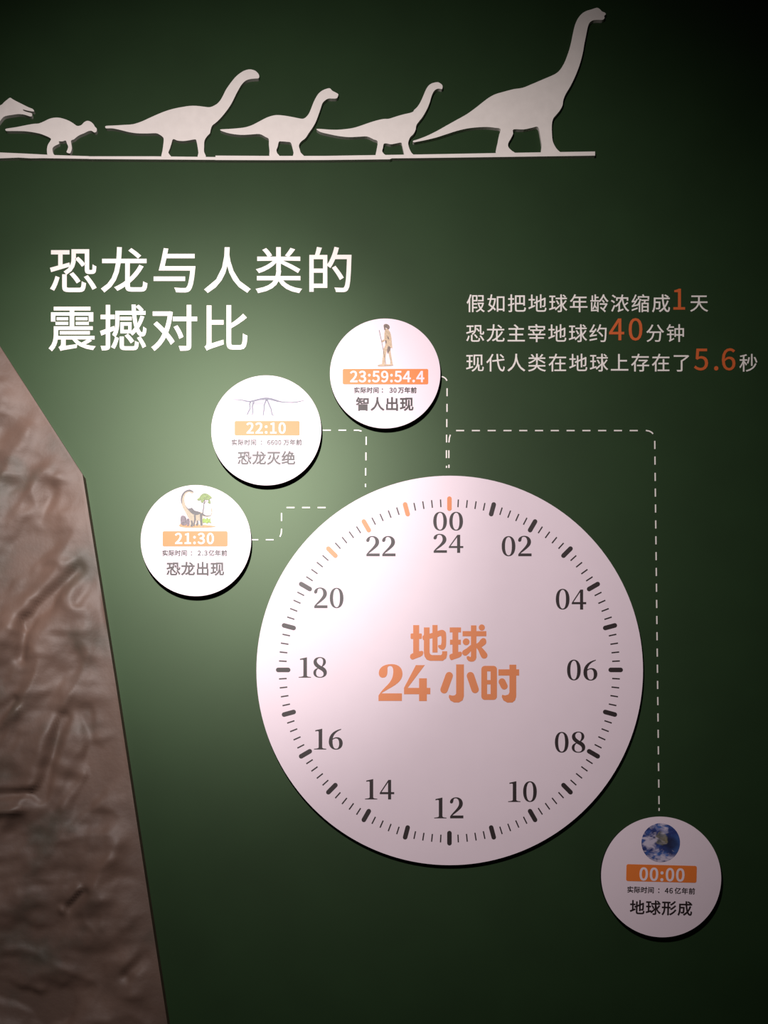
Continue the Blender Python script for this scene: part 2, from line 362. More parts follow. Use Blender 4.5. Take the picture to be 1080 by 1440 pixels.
'存': '613,349 613,266 335,266 335,196 613,196 613,10 609,-4 603,-8 571,-10 448,-8 462,-44 471,-79 579,-78 617,-74 647,-68 667,-57 680,-42 687,-20 689,9 689,196 957,196 957,266 689,266 689,324 744,361 799,403 849,447 894,492 846,529 831,525 420,525 420,456 761,456 690,397 651,371|385,840 365,775 342,709 63,709 63,637 311,637 257,536 192,441 117,356 31,284 52,251 69,216 131,265 188,320 188,-78 264,-78 264,411 301,465 335,520 366,578 394,637 939,637 939,709 424,709 462,821',
'了': '97,762 97,688 745,688 683,634 612,581 538,532 464,491 464,18 463,7 458,0 450,-4 409,-6 253,-4 271,-42 283,-80 353,-80 456,-75 490,-68 515,-57 532,-40 540,-16 543,17 543,453 638,510 732,577 818,649 893,723 834,766 817,762',
'秒': '493,670 480,588 462,507 441,432 416,368 449,354 479,337 505,405 528,484 547,569 563,657|775,662 810,593 842,520 869,450 887,387 955,412 936,474 909,544 876,616 839,684|839,351 768,219 666,116 530,40 360,-11 384,-43 401,-77 580,-18 724,68 833,183 909,329|633,840 633,221 705,221 705,840|372,826 306,802 226,780 140,761 53,745 65,716 74,687 210,709 210,558 43,558 43,488 201,488 166,400 124,314 78,235 30,172 51,139 68,103 106,155 143,218 178,289 210,363 210,-78 284,-78 284,385 334,307 371,242 416,301 353,384 284,468 284,488 425,488 425,558 284,558 284,725 355,744 418,766',
'智': '615,691 823,691 823,478 615,478|545,759 545,410 896,410 896,759|269,118 735,118 735,19 269,19|269,177 269,271 735,271 735,177|195,333 195,-80 269,-80 269,-43 735,-43 735,-78 811,-78 811,333|162,843 142,787 117,734 86,684 50,642 81,625 110,605 142,647 173,696 258,696 256,601 50,601 50,539 243,539 220,493 181,446 123,402 40,362 67,337 89,310 160,347 215,387 257,429 288,472 443,360 495,411 408,466 311,523 316,539 503,539 503,601 328,601 329,696 477,696 477,757 204,757 231,829',
'出': '104,341 104,-21 814,-21 814,-78 895,-78 895,341 814,341 814,54 539,54 539,404 855,404 855,750 774,750 774,477 539,477 539,839 457,839 457,477 228,477 228,749 150,749 150,404 457,404 457,54 187,54 187,341',
'灭': '243,563 221,498 192,432 157,370 116,316 183,279 224,336 259,402 287,472 310,539|796,568 769,505 737,439 668,319 731,290 802,407 870,538|80,792 80,718 464,718 453,481 403,273 276,103 36,-17 63,-48 83,-82 257,-6 380,93 461,212 509,348 569,199 654,78 770,-13 922,-75 943,-39 969,-7 793,65 668,180 586,336 536,533 544,718 919,718 919,792',
'绝': '39,53 53,-19 408,70 401,134|58,423 100,434 225,453 161,367 94,290 74,270 56,256 39,249 62,182 85,192 133,205 395,260 395,323 169,281 229,351 287,428 342,508 395,591 334,628 271,521 138,508 184,577 229,653 271,732 309,813 239,846 201,754 159,668 120,598 93,556 62,514 47,501 33,494|639,492 639,308 511,308 511,492|704,492 832,492 832,308 704,308|737,674 704,613 668,560 670,558 481,558 519,613 556,674|561,851 523,762 476,677 422,600 364,534 395,512 422,488 441,509 441,58 448,-2 472,-39 516,-58 585,-63 824,-63 885,-55 924,-27 946,25 957,107 923,119 890,136 885,69 874,29 854,9 821,4 588,4 549,6 525,14 514,31 511,58 511,243 902,243 902,558 743,558 794,633 838,712 791,744 777,740 590,740 630,832',
'形': '846,824 791,763 723,705 648,652 574,610 603,585 628,557 706,605 783,663 854,727 916,795|875,548 816,483 743,420 664,364 584,319 613,293 638,266 720,317 802,378 878,447 943,520|898,278 830,187 743,106 642,36 532,-19 562,-48 586,-79 699,-17 803,60 894,150 968,250|404,708 404,449 243,449 243,708|41,449 41,379 171,379 164,268 143,160 103,58 37,-36 67,-59 93,-86 166,18 211,133 234,254 242,379 404,379 404,-79 478,-79 478,379 586,379 586,449 478,449 478,708 573,708 573,778 58,778 58,708 172,708 172,449',
'实': '538,107 637,66 731,21 815,-27 885,-74 931,-15 859,31 772,77 675,122 574,162|240,557 282,530 323,500 359,469 387,440 435,494 406,522 369,552 285,605|140,401 184,375 227,344 266,313 296,284 342,341 311,369 272,398 229,427 185,451|90,726 90,523 165,523 165,656 834,656 834,523 912,523 912,726 569,726 556,754 522,817 503,847 429,824 456,776 480,726|71,256 71,191 432,191 381,124 308,69 209,24 81,-11 106,-43 124,-77 272,-31 384,28 464,102 518,191 935,191 935,256 541,256 559,332 570,416 577,507 581,606 503,606 499,504 493,413 481,330 461,256',
'际': '462,764 462,693 899,693 899,764|776,325 811,246 842,163 867,84 884,16 954,41 936,108 909,186 876,267 840,345|488,342 465,263 435,187 400,117 361,57 392,38 421,18 461,82 498,158 530,240 556,327|86,797 86,-80 157,-80 157,729 303,729 265,618 222,503 268,445 296,392 310,343 314,299 313,277 309,257 302,241 292,230 269,222 233,220 200,222 209,206 215,189 220,156 290,157 320,164 345,175 364,195 377,222 385,255 387,293 383,342 369,394 340,451 294,511 347,640 397,771 344,800 332,797|419,525 419,454 632,454 631,8 628,3 614,-1 501,-1 516,-40 525,-78 573,-78 645,-71 670,-64 689,-52 700,-36 706,-14 708,15 708,454 953,454 953,525',
'时': '474,452 558,324 627,208 693,246 622,360 536,485|324,402 324,174 153,174 153,402|324,469 153,469 153,688 324,688|81,756 81,25 153,25 153,106 394,106 394,756|764,835 764,640 440,640 440,566 764,566 764,33 762,20 758,12 749,7 736,6 670,5 562,7 578,-32 590,-70 658,-70 714,-68 758,-64 790,-56 813,-45 829,-28 837,-2 840,33 840,566 962,566 962,640 840,640 840,835',
'间': '91,615 91,-80 168,-80 168,615|106,791 175,716 205,678 227,644 289,684 266,718 235,756 164,827|379,295 619,295 619,160 379,160|379,491 619,491 619,358 379,358|311,554 311,98 690,98 690,554|352,784 352,713 836,713 835,3 832,-3 819,-7 723,-6 730,-22 747,-75 789,-75 855,-70 878,-63 894,-52 905,-37 911,-16 913,11 913,784',
'万': '62,765 62,691 333,691 322,492 285,292 197,114 34,-24 64,-51 89,-82 215,14 303,133 359,269 390,414 767,414 755,242 742,122 725,47 705,9 696,2 673,-3 588,-2 483,4 501,-33 509,-70 652,-74 712,-69 735,-63 754,-52 772,-36 798,12 817,101 833,243 847,487 399,487 407,590 411,691 939,691 939,765',
'亿': '390,736 390,664 776,664 549,393 427,229 378,137 369,83 379,34 411,-3 466,-27 543,-35 795,-35 858,-26 900,11 925,87 938,214 903,224 869,239 863,136 852,74 832,45 799,37 538,38 500,41 470,50 451,67 444,91 455,137 512,229 650,404 918,714 870,739 852,736|280,838 231,725 171,618 104,520 31,439 55,402 74,364 130,427 183,499 183,-78 255,-78 255,614 306,714 350,816',
'前': '604,514 604,104 674,104 674,514|807,544 806,5 803,-1 786,-5 654,-4 670,-40 681,-76 778,-74 812,-70 839,-63 859,-52 872,-37 879,-15 881,13 881,544|723,845 681,763 629,682 329,682 378,700 360,733 335,770 278,841 208,816 235,783 283,714 300,682 53,682 53,613 947,613 947,682 714,682 803,819|409,301 409,200 187,200 187,301|409,360 187,360 187,459 409,459|116,523 116,-75 187,-75 187,141 409,141 409,7 405,-6 400,-9 376,-11 281,-9 296,-43 307,-76 392,-74 422,-70 446,-63 463,-53 475,-39 480,-19 482,6 482,523',
'：': '250,486 279,491 303,506 320,529 326,560 320,591 303,615 279,631 250,636 221,631 197,615 180,591 174,560 180,529 197,506 221,491|250,-4 279,1 303,17 320,40 326,71 320,102 303,126 279,141 250,146 221,141 197,126 180,102 174,71 180,40 197,17 221,1',
'0': '278,-13 372,11 444,82 490,201 506,369 490,535 444,653 372,723 278,746 183,723 112,653 66,535 50,369 66,201 112,82 183,11|278,61 221,79 177,134 148,230 138,369 148,507 177,602 221,656 278,674 335,656 379,602 408,507 418,369 408,230 379,134 335,79',
'1': '88,0 490,0 490,76 343,76 343,733 273,733 242,717 206,703 167,691 121,681 121,623 252,623 252,76 88,76',
'2': '44,0 505,0 505,79 302,79 182,72 300,192 391,308 449,420 470,531 455,619 412,687 345,731 256,746 191,738 135,717 86,683 40,639 93,587 126,621 162,648 202,666 245,672 304,661 347,631 372,585 380,527 360,428 298,319 194,195 44,54',
'3': '263,-13 355,1 430,42 481,108 499,196 487,265 454,319 405,358 344,382 344,387 397,413 438,452 465,502 474,563 458,641 414,698 346,734 260,746 200,739 147,721 99,694 56,659 105,601 138,630 175,652 214,667 257,672 309,664 348,640 372,604 381,556 371,501 337,456 274,427 178,416 178,346 285,336 356,306 394,260 406,199 395,142 365,100 317,72 257,63 200,70 152,89 111,115 76,147 29,88 70,50 121,18 185,-5',
'4': '340,0 426,0 426,202 524,202 524,275 426,275 426,733 325,733 20,262 20,202 340,202|340,275 115,275 282,525 341,633 345,633 340,500',
'5': '262,-13 351,4 428,53 482,131 502,238 484,343 437,416 367,458 281,472 250,470 222,464 196,455 171,443 190,655 466,655 466,733 110,733 86,391 135,360 165,379 193,392 223,400 257,403 320,392 368,359 398,306 409,236 397,164 364,109 314,75 253,63 195,70 147,88 106,114 73,144 27,84 69,48 120,17 184,-5',
'6': '301,-13 382,4 449,53 495,128 512,225 498,326 457,398 392,441 308,455 264,449 221,432 179,404 142,367 159,510 200,604 259,655 331,671 364,667 395,656 423,638 447,615 499,671 466,701 426,725 380,740 327,746 225,724 138,656 78,533 56,350 75,191 126,78 204,10|144,294 181,337 220,366 257,382 293,387 351,376 392,343 417,292 425,225 415,157 389,105 350,71 301,59 239,74 192,120 160,193',
'7': '198,0 293,0 307,196 341,364 404,520 508,678 508,733 49,733 49,655 405,655 314,507 252,357 216,192',
'8': '280,-13 374,2 446,42 492,102 509,176 499,244 472,297 432,337 386,369 386,374 419,405 451,446 474,496 483,551 469,629 429,690 366,730 282,744 203,731 139,693 96,634 81,558 89,504 111,459 142,420 180,389 180,385 131,352 88,307 58,250 46,182 63,104 112,42 186,2|330,398 267,425 214,458 178,501 164,558 173,606 197,644 234,668 281,676 333,666 372,638 397,597 405,546 400,506 386,468 362,432|281,55 220,65 171,93 139,136 127,190 134,240 155,285 187,324 228,356 302,325 364,289 406,243 422,179 412,129 383,90 339,64',
'9': '235,-13 334,9 419,81 479,208 501,398 482,551 430,659 352,724 254,746 173,729 106,681 61,606 44,508 58,408 99,336 163,293 246,278 292,284 337,302 378,330 415,367 397,224 356,130 299,79 232,63 197,67 164,78 134,95 108,119 58,62 92,32 132,8 179,-7|414,444 376,399 338,369 299,351 261,346 204,358 163,390 138,441 130,508 140,577 166,629 206,663 255,675 318,660 366,616 398,544',
':': '139,390 165,395 186,409 200,431 205,460 200,488 186,510 165,525 139,530 113,525 92,510 78,488 73,460 78,431 92,409 113,395|139,-13 165,-8 186,6 200,28 205,56 200,85 186,107 165,121 139,126 113,121 92,107 78,85 73,56 78,28 92,6 113,-8',
'.': '139,-13 165,-8 186,6 200,28 205,56 200,85 186,107 165,121 139,126 113,121 92,107 78,85 73,56 78,28 92,6 113,-8',
}
_cache = {}


def glyph(ch, bold=0.0):
    """Outline loops of a character, y up from the baseline in thousandths; bold swells the strokes."""
    key = (ch, bold)
    if key in _cache:
        return _cache[key]
    loops = []
    for part in GLYPHS[ch].split('|'):
        l = [tuple(float(v) for v in p.split(',')) for p in part.split(' ')]
        if bold:
            q = []
            n = len(l)
            for i in range(n):
                a, b, c = l[i - 1], l[i], l[(i + 1) % n]
                d1 = Vector((b[0] - a[0], b[1] - a[1])).normalized()
                d2 = Vector((c[0] - b[0], c[1] - b[1])).normalized()
                n1, n2 = Vector((d1.y, -d1.x)), Vector((d2.y, -d2.x))
                m = n1 + n2
                k = max(0.45, m.length_squared / 2)
                m = m / k
                q.append((b[0] + m.x * bold, b[1] + m.y * bold))
            l = q
        loops.append(l)
    _cache[key] = loops
    return loops


ADV = {':': 278, '.': 278}


def advance(ch):
    return ADV.get(ch, 555 if ch in '0123456789' else 1000)


def place(ch, x, base, em, bold=0.0, sx=1.0, rot=None):
    k = em / 1000
    loops = [[(x + p[0] * k * sx, base - p[1] * k) for p in l] for l in glyph(ch, bold)]
    if rot:
        loops = [turn(l, rot[0], rot[1]) for l in loops]
    return loops


def layout(s, x, base, em, track=0.0, bold=0.0, rot=None):
    out = []
    for ch in s:
        if ch != ' ':
            out.append((ch, place(ch, x, base, em, bold, 1.0, rot)))
        x += advance(ch) * em / 1000 + track
    return out


# ------------------------------------------------------------------ the setting
def box(name, x0, y0, z0, x1, y1, z1, m, **kw):
    v = [(x, y, z) for x in (x0, x1) for y in (y0, y1) for z in (z0, z1)]
    f = [(0, 1, 3, 2), (4, 6, 7, 5), (0, 4, 5, 1), (2, 3, 7, 6), (0, 2, 6, 4), (1, 5, 7, 3)]
    return add_mesh(name, v, f, m, **kw)


box('wall_back', -3.2, 0.0, 0.0, 3.2, 0.15, 4.4, M_WALL, kind='structure')
box('floor', -3.2, -5.0, -0.1, 3.2, 0.15, 0.0, M_FLOOR, kind='structure')

# ------------------------------------------------------------------ rough brown rock panel, left
def rock_material():
    m = bpy.data.materials.new('brown_rock_skin')
    m.use_nodes = True
    nt = m.node_tree
    b = nt.nodes['Principled BSDF']
    b.inputs['Roughness'].default_value = 0.58
    b.inputs['Specular IOR Level'].default_value = 0.45
    tc = nt.nodes.new('ShaderNodeTexCoord')
    n = nt.nodes.new('ShaderNodeTexNoise')
    n.inputs['Scale'].default_value = 7.0
    n.inputs['Detail'].default_value = 5
    nt.links.new(tc.outputs['Object'], n.inputs['Vector'])
    r = nt.nodes.new('ShaderNodeValToRGB')
    e = r.color_ramp.elements
    e[0].position, e[0].color = 0.30, (0.066, 0.051, 0.037, 1)
    e[1].position, e[1].color = 0.66, (0.128, 0.076, 0.056, 1)
    x = e.new(0.45)
    x.color = (0.102, 0.062, 0.046, 1)
    nt.links.new(n.outputs['Fac'], r.inputs['Fac'])
    nt.links.new(r.outputs['Color'], b.inputs['Base Color'])
    n2 = nt.nodes.new('ShaderNodeTexNoise')
    n2.inputs['Scale'].default_value = 90
    n2.inputs['Detail'].default_value = 6
    nt.links.new(tc.outputs['Object'], n2.inputs['Vector'])
    bp = nt.nodes.new('ShaderNodeBump')
    bp.inputs['Strength'].default_value = 0.13
    bp.inputs['Distance'].default_value = 0.004
    nt.links.new(n2.outputs['Fac'], bp.inputs['Height'])
    nt.links.new(bp.outputs['Normal'], b.inputs['Normal'])
    return m


M_ROCK = rock_material()
M_ROCK_EDGE = mat('dark_brown_panel_edge', (0.10, 0.062, 0.042), 0.6, 0.3, 0.2, 50)
ROCK_D = 0.026        # how far the panel edge stands off the wall
ROCK_TOP = 300.0
ROCK_LEFT = -420.0
ROCK_BOT = 2000.0


def rock_edge(py):
    pts = [(300.0, -120.5), (487.0, 0.0), (667.0, 116.0), (960.0, 162.5), (1440.0, 235.5), (2000.0, 321.0)]
    for (y0, x0), (y1, x1) in zip(pts, pts[1:]):
        if py <= y1:
            return x0 + (x1 - x0) * (py - y0) / (y1 - y0)
    return pts[-1][1]


def seg_dist(p, a, b):
    ax, ay = b[0] - a[0], b[1] - a[1]
    t = max(0, min(1, ((p[0] - a[0]) * ax + (p[1] - a[1]) * ay) / (ax * ax + ay * ay)))
    return math.hypot(p[0] - a[0] - ax * t, p[1] - a[1] - ay * t)


CREASES = [((112, 800), (38, 875), 11, 16), ((38, 875), (30, 925), 9, 10), ((88, 1010), (57, 1118), 9, 13),
           ((-40, 1120), (52, 1115), 6, 12), ((122, 1005), (132, 1090), 9, 6), ((140, 800), (112, 850), 8, 6),
           ((120, 1255), (95, 1275), 7, 7), ((205, 1345), (178, 1372), 8, 8), ((20, 985), (-20, 1030), 7, 8),
           ((75, 690), (60, 730), 10, 4), ((-10, 1390), (90, 1425), 12, 8)]
RIDGES = [((40, 860), (-30, 935), 18, 10), ((150, 820), (120, 905), 14, 6), ((-20, 1035), (24, 1000), 8, 8),
          ((130, 1075), (90, 1135), 10, 6), ((-20, 1145), (30, 1140), 6, 7), ((112, 1250), (88, 1280), 5, 6)]


def relief(x, y):
    u, v = (0.8 * x + 0.6 * y) / 80.0, (0.6 * x - 0.8 * y) / 170.0
    h = 9.0 * noise.fractal(Vector((u, v, 3.1)), 1.0, 2.1, 4)
    h += 6.0 * noise.fractal(Vector((x / 120.0, y / 55.0, 6.3)), 0.9, 2.0, 3)
    rdg = 1.0 - abs(noise.noise(Vector((u * 1.2 + 7, v * 0.9, 9.4))))
    h += 6.0 * (rdg ** 4 - 0.4)
    rdg = 1.0 - abs(noise.noise(Vector((x / 70.0 + 2, y / 50.0, 1.4))))
    h += 3.0 * (rdg ** 3 - 0.4)
    for a, b, w, k in CREASES:
        h -= k * math.exp(-(seg_dist((x, y), a, b) / w) ** 2)
    for a, b, w, k in RIDGES:
        h += k * math.exp(-(seg_dist((x, y), a, b) / w) ** 2)
    return h


def rock_panel():
    t = thing('rock_panel', 'rough brown rock textured panel covering the lower left of the green wall', 'wall panel',
              at(rock_edge(1400) - 300, ROCK_BOT, 0.0))
    V, F = [], []
    ys = []
    y = ROCK_TOP
    while y < ROCK_BOT:
        ys.append(y)
        y += 4.0 if 440 < y < 1470 else 14.0
    ys += [667.0, ROCK_BOT]
    ys = sorted(set(ys))
    us = [i / 40 * 0.45 for i in range(40)] + [0.45 + 0.55 * i / 110 for i in range(111)]
    for y in ys:
        xe = rock_edge(y)
        for u in us:
            x = ROCK_LEFT + (xe - ROCK_LEFT) * u
            fall = min(1.0, (xe - x) / 45.0)
            fall = 0.10 + 0.90 * fall * fall * (3 - 2 * fall)
            h = max(-4.0, relief(x, y) + 3.0) * S * fall
            if u == 1.0:
                h = 0.0
            p = at(x, y, ROCK_D)
            p.y -= h * 0.85
            V.append(p)
    n = len(us)
    for j in range(len(ys) - 1):
        for i in range(n - 1):
            F.append((j * n + i, j * n + i + 1, (j + 1) * n + i + 1, (j + 1) * n + i))
    add_mesh('rock_face', V, F, M_ROCK, t, smooth=True)
    # the flat edge of the panel back to the wall
    line = [(ROCK_LEFT, ROCK_TOP)] + [(rock_edge(y), y) for y in (300.0, 487.0, 667.0, 960.0, 1440.0, 2000.0)] + [(ROCK_LEFT, ROCK_BOT)]
    V, F = [], []
    for x, y in line:
        p = at(x, y, ROCK_D)
        for dy in (0.0005, ROCK_D):
            V.append((p.x, -dy, p.z))
    for i in range(len(line) - 1):
        F.append((2 * i, 2 * i + 1, 2 * i + 3, 2 * i + 2))
    add_mesh('panel_edge', V, F, M_ROCK_EDGE, t, label='dark brown cut edge')


rock_panel()

# ------------------------------------------------------------------ dinosaur cut-outs along the top
def A1(pts):
    return [(x / 3.484, y / 3.484 + 80) for x, y in pts]


def A2(pts):
    return [(290 + x / 3.484, y / 3.484 + 80) for x, y in pts]


def A3(pts):
    return [(570 + x / 3.484, y / 3.484) for x, y in pts]


dino_a = A1([(0, 238), (20, 222), (38, 207), (50, 200), (62, 207), (80, 217), (110, 232), (140, 247), (160, 255), (167, 267),
             (150, 266), (130, 262), (112, 257), (118, 265), (140, 272), (156, 277), (156, 290), (145, 291), (120, 283), (90, 280),
             (60, 284), (35, 288), (18, 294), (5, 308)]) + [
    (-3, 174), (-14, 184), (-26, 190), (-30, 200), (-22, 208), (-26, 212), (-36, 205), (-42, 192), (-58, 194), (-62, 204), (-58, 214),
    (-52, 221), (-78, 221), (-80, 206), (-84, 194), (-100, 188), (-122, 182), (-160, 178), (-205, 174), (-205, 172), (-160, 168),
    (-122, 162), (-95, 152), (-68, 146), (-42, 148), (-20, 154)]
dino_b = A1([(28, 360), (30, 352), (80, 344), (130, 334), (165, 328), (190, 326), (215, 316), (240, 304), (265, 298), (290, 298),
             (315, 304), (340, 314), (360, 326), (378, 338), (398, 334), (412, 320), (428, 313), (445, 318), (458, 330), (465, 342),
             (474, 352), (472, 366), (462, 370), (448, 362), (432, 364), (412, 374), (392, 382), (376, 392), (362, 404), (348, 410),
             (350, 430), (352, 450), (345, 470), (336, 472), (326, 466), (330, 455), (334, 440), (328, 425), (322, 410), (305, 414),
             (288, 414), (290, 425), (272, 434), (258, 446), (258, 462), (264, 478), (280, 490), (240, 492), (232, 478), (230, 455),
             (234, 432), (246, 412), (250, 402), (240, 394), (220, 385), (195, 376), (160, 369), (120, 364), (70, 363), (35, 363)])
dino_c = A1([(516, 345), (520, 338), (560, 336), (610, 333), (650, 330), (690, 318), (730, 300), (770, 282), (810, 266), (850, 254),
             (890, 246), (930, 240), (965, 240), (1000, 244), (1030, 246)]) + \
    A2([(50, 232), (68, 214), (82, 190), (96, 162), (112, 138), (130, 114), (148, 94), (168, 78), (190, 66), (214, 61), (236, 66),
        (250, 76), (259, 90), (257, 104), (240, 106), (218, 108), (198, 114), (182, 126), (168, 144), (152, 172), (140, 196), (126, 224),
        (110, 250), (92, 274), (72, 298), (50, 320), (30, 336), (22, 356), (18, 374), (5, 388)]) + \
    A1([(1002, 410), (1000, 440), (1000, 465), (1008, 492), (970, 492), (972, 470), (968, 440), (962, 410), (955, 404), (930, 408),
        (900, 412), (870, 410), (848, 403), (840, 425), (832, 450), (825, 470), (838, 492), (793, 492), (796, 460), (800, 430), (802, 402),
        (795, 390), (780, 380), (764, 374), (720, 375), (670, 374), (630, 368), (590, 358), (550, 350), (522, 350)])
dino_d = A2([(68, 356), (110, 353), (150, 350), (190, 345), (225, 334), (260, 316), (295, 298), (325, 288), (350, 285), (385, 288),
             (420, 294), (450, 300), (474, 303), (490, 294), (504, 276), (515, 250), (526, 222), (538, 198), (552, 178), (570, 164),
             (590, 156), (606, 154), (618, 166), (630, 172), (644, 180), (647, 186), (640, 202), (620, 204), (600, 204), (584, 212),
             (570, 226), (562, 248), (554, 272), (544, 300), (534, 324), (520, 348), (502, 374), (486, 398), (468, 412), (458, 424),
             (454, 436), (458, 452), (464, 470), (480, 490), (428, 490), (428, 470), (422, 444), (414, 420), (395, 416), (370, 414),
             (356, 416), (350, 440), (344, 456), (348, 472), (360, 490), (313, 490), (310, 460), (307, 430), (306, 402), (290, 392),
             (262, 378), (220, 380), (170, 382), (120, 376), (84, 366)])
dino_e = A2([(540, 354), (560, 353), (600, 356), (640, 357), (680, 354), (720, 348), (760, 336), (800, 322), (840, 310), (870, 304),
             (895, 303), (930, 292), (965, 282), (1000, 274), (1015, 267)]) + \
    A3([(42, 540), (60, 522), (74, 500), (86, 474), (96, 450), (106, 430), (120, 414), (140, 405), (160, 403), (174, 410), (182, 420),
        (180, 436), (165, 434), (150, 438), (138, 450), (128, 472), (120, 500), (110, 526), (98, 550), (82, 576), (66, 596), (54, 614),
        (50, 636), (40, 656), (24, 672), (16, 690), (14, 705), (20, 728), (30, 748), (42, 764)]) + \
    A2([(972, 492), (970, 480), (966, 460), (960, 435), (955, 420), (930, 424), (905, 428), (885, 424), (870, 426), (866, 445),
        (862, 462), (872, 476), (886, 488), (833, 490), (834, 460), (840, 415), (820, 404), (788, 390), (750, 391), (700, 393),
        (650, 388), (600, 378), (560, 368)])
dino_f = A3([(38, 690), (60, 683), (100, 668), (150, 644), (200, 616), (250, 588), (300, 560), (345, 528), (380, 500), (410, 478),
             (440, 462), (480, 450), (530, 437), (575, 430), (620, 412), (660, 395), (700, 378), (735, 362), (758, 342), (778, 310),
             (792, 276), (804, 240), (814, 200), (822, 160), (832, 120), (846, 90), (864, 68), (886, 54), (912, 46), (938, 38), (952, 44),
             (964, 56), (978, 62), (982, 70), (974, 78), (976, 88), (966, 97), (940, 97), (918, 100), (902, 112), (894, 132), (888, 160),
             (882, 190), (876, 220), (870, 256), (858, 304), (842, 350), (822, 396), (804, 430), (786, 460), (774, 490), (770, 516),
             (756, 542), (738, 564), (724, 582), (718, 610), (718, 650), (722, 690), (734, 718), (748, 736), (762, 754), (672, 756),
             (668, 710), (660, 660), (650, 622), (620, 626), (580, 634), (530, 634), (528, 655), (516, 680), (504, 702), (506, 722),
             (524, 740), (545, 758), (449, 760), (452, 700), (460, 660), (466, 632), (440, 626), (400, 622), (350, 624), (300, 630),
             (250, 642), (200, 658), (150, 674), (100, 686), (60, 694), (42, 697)])

G_DINO = 'white dinosaur cut-outs along the top of the wall'
DINOS = [
    ('dinosaur_cutout', dino_a, [(-225, 212), (0, 214.4), (36, 216), (43, 222.6), (26, 221.6), (0, 222.6), (-225, 223)],
     'white dinosaur cut-out at the far left with only its open-jawed head and neck in view'),
    ('dinosaur_cutout', dino_b, [(36, 216), (75, 218), (125, 219.6), (125, 223.4), (60, 222.4), (43, 222.6)],
     'smallest white dinosaur cut-out, standing on two legs with a domed head'),
    ('dinosaur_cutout', dino_c, [(125, 219.8), (215, 219.8), (303, 220.8), (303, 224.8), (215, 224.2), (125, 223.6)],
     'white long-necked dinosaur cut-out between the small two-legged one and the lower-headed one'),
    ('dinosaur_cutout', dino_d, [(303, 218.8), (380, 219.2), (457, 219.2), (457, 225), (380, 225.2), (303, 225)],
     'white long-necked dinosaur cut-out with a short neck and blunt level head, fourth from left'),
    ('dinosaur_cutout', dino_e, [(457, 219.2), (520, 218.2), (586, 217.2), (586, 222.3), (551, 222.6), (548, 224), (457, 225)],
     'white long-necked dinosaur cut-out with thin neck, directly left of the largest one'),
    ('dinosaur_cutout', dino_f, [(586, 217.3), (700, 215.2), (836.8, 213), (836.8, 218.8), (700, 220.8), (586, 222.3)],
     'largest white dinosaur cut-out with towering neck, at the right end of the row'),
]
for nm, pts, strip, lab in DINOS:
    cx = sum(p[0] for p in strip) / len(strip)
    t = thing(nm, lab, 'dinosaur cut-out', at(cx, 224), G_DINO)
    plate('dinosaur_body', [[smooth(pts, 3)]], 0.0, 0.0085, M_FOAM, t)
    plate('ground_strip', [[strip]], 0.0, 0.0088, M_FOAM, t)

# ------------------------------------------------------------------ wall heading
VD = 0.0008
t = thing('wall_heading', 'large white two-line heading lettered on the green wall, upper left', 'lettering', at(280, 494))
for s, x, base, track in (('恐龙与人类的', 68.2, 405.9, 3.5), ('震撼对比', 67.0, 487.2, 3.0)):
    h = holder('text_line', t)
    for ch, loops in layout(s, x, base, 68.8, track, 10):
        plate('character', [loops], 0.0, VD, M_TEXT, h)

# ------------------------------------------------------------------ three lines of text at right
t = thing('wall_caption', 'three lines of small white text with orange numbers on the dark right side', 'lettering', at(850, 523))
rows = [
    [('假如把地球年龄浓缩成', 655.4, 436.7, 27.0, 1.97, 4, 0), ('1', 943.8, 435.2, 39.5, 0, 7, 1), ('天', 969.6, 436.2, 27.0, 0, 2, 0)],
    [('恐龙主宰地球约', 654.6, 478.8, 27.0, 1.9, 4, 0), ('40', 856.0, 478.2, 41.0, 3.6, 7, 1), ('分钟', 907.8, 478.6, 27.0, 1.7, 2, 0)],
    [('现代人类在地球上存在了', 654.4, 520.2, 27.0, 2.06, 4, 0), ('5', 975.2, 520.2, 40.5, 0, 7, 1), ('.', 1001.6, 520.2, 40.5, 0, 7, 1), ('6', 1013.2, 520.2, 40.5, 0, 7, 1), ('秒', 1039.2, 520.4, 27.0, 0, 2, 0)],
]
for row in rows:
    h = holder('text_line', t)
    for s, x, base, em, track, bold, num in row:
        for ch, loops in layout(s, x, base, em, track, bold):
            if num:
                plate('numeral', [loops], 0.0, VD, M_NUM, h, label='orange numeral')
            else:
                plate('character', [loops], 0.0, VD, M_TEXT, h)

# ------------------------------------------------------------------ dashed connector lines
def dashed(label, dashes, base):
    t = thing('dashed_line', label, 'dashed line', at(base[0], base[1]), 'white dashed lines linking the round signs to the dial')
    for pts in dashes:
        plate('dash', [[ribbon(pts, 0.88)]], 0.0, VD, M_TEXT, t)


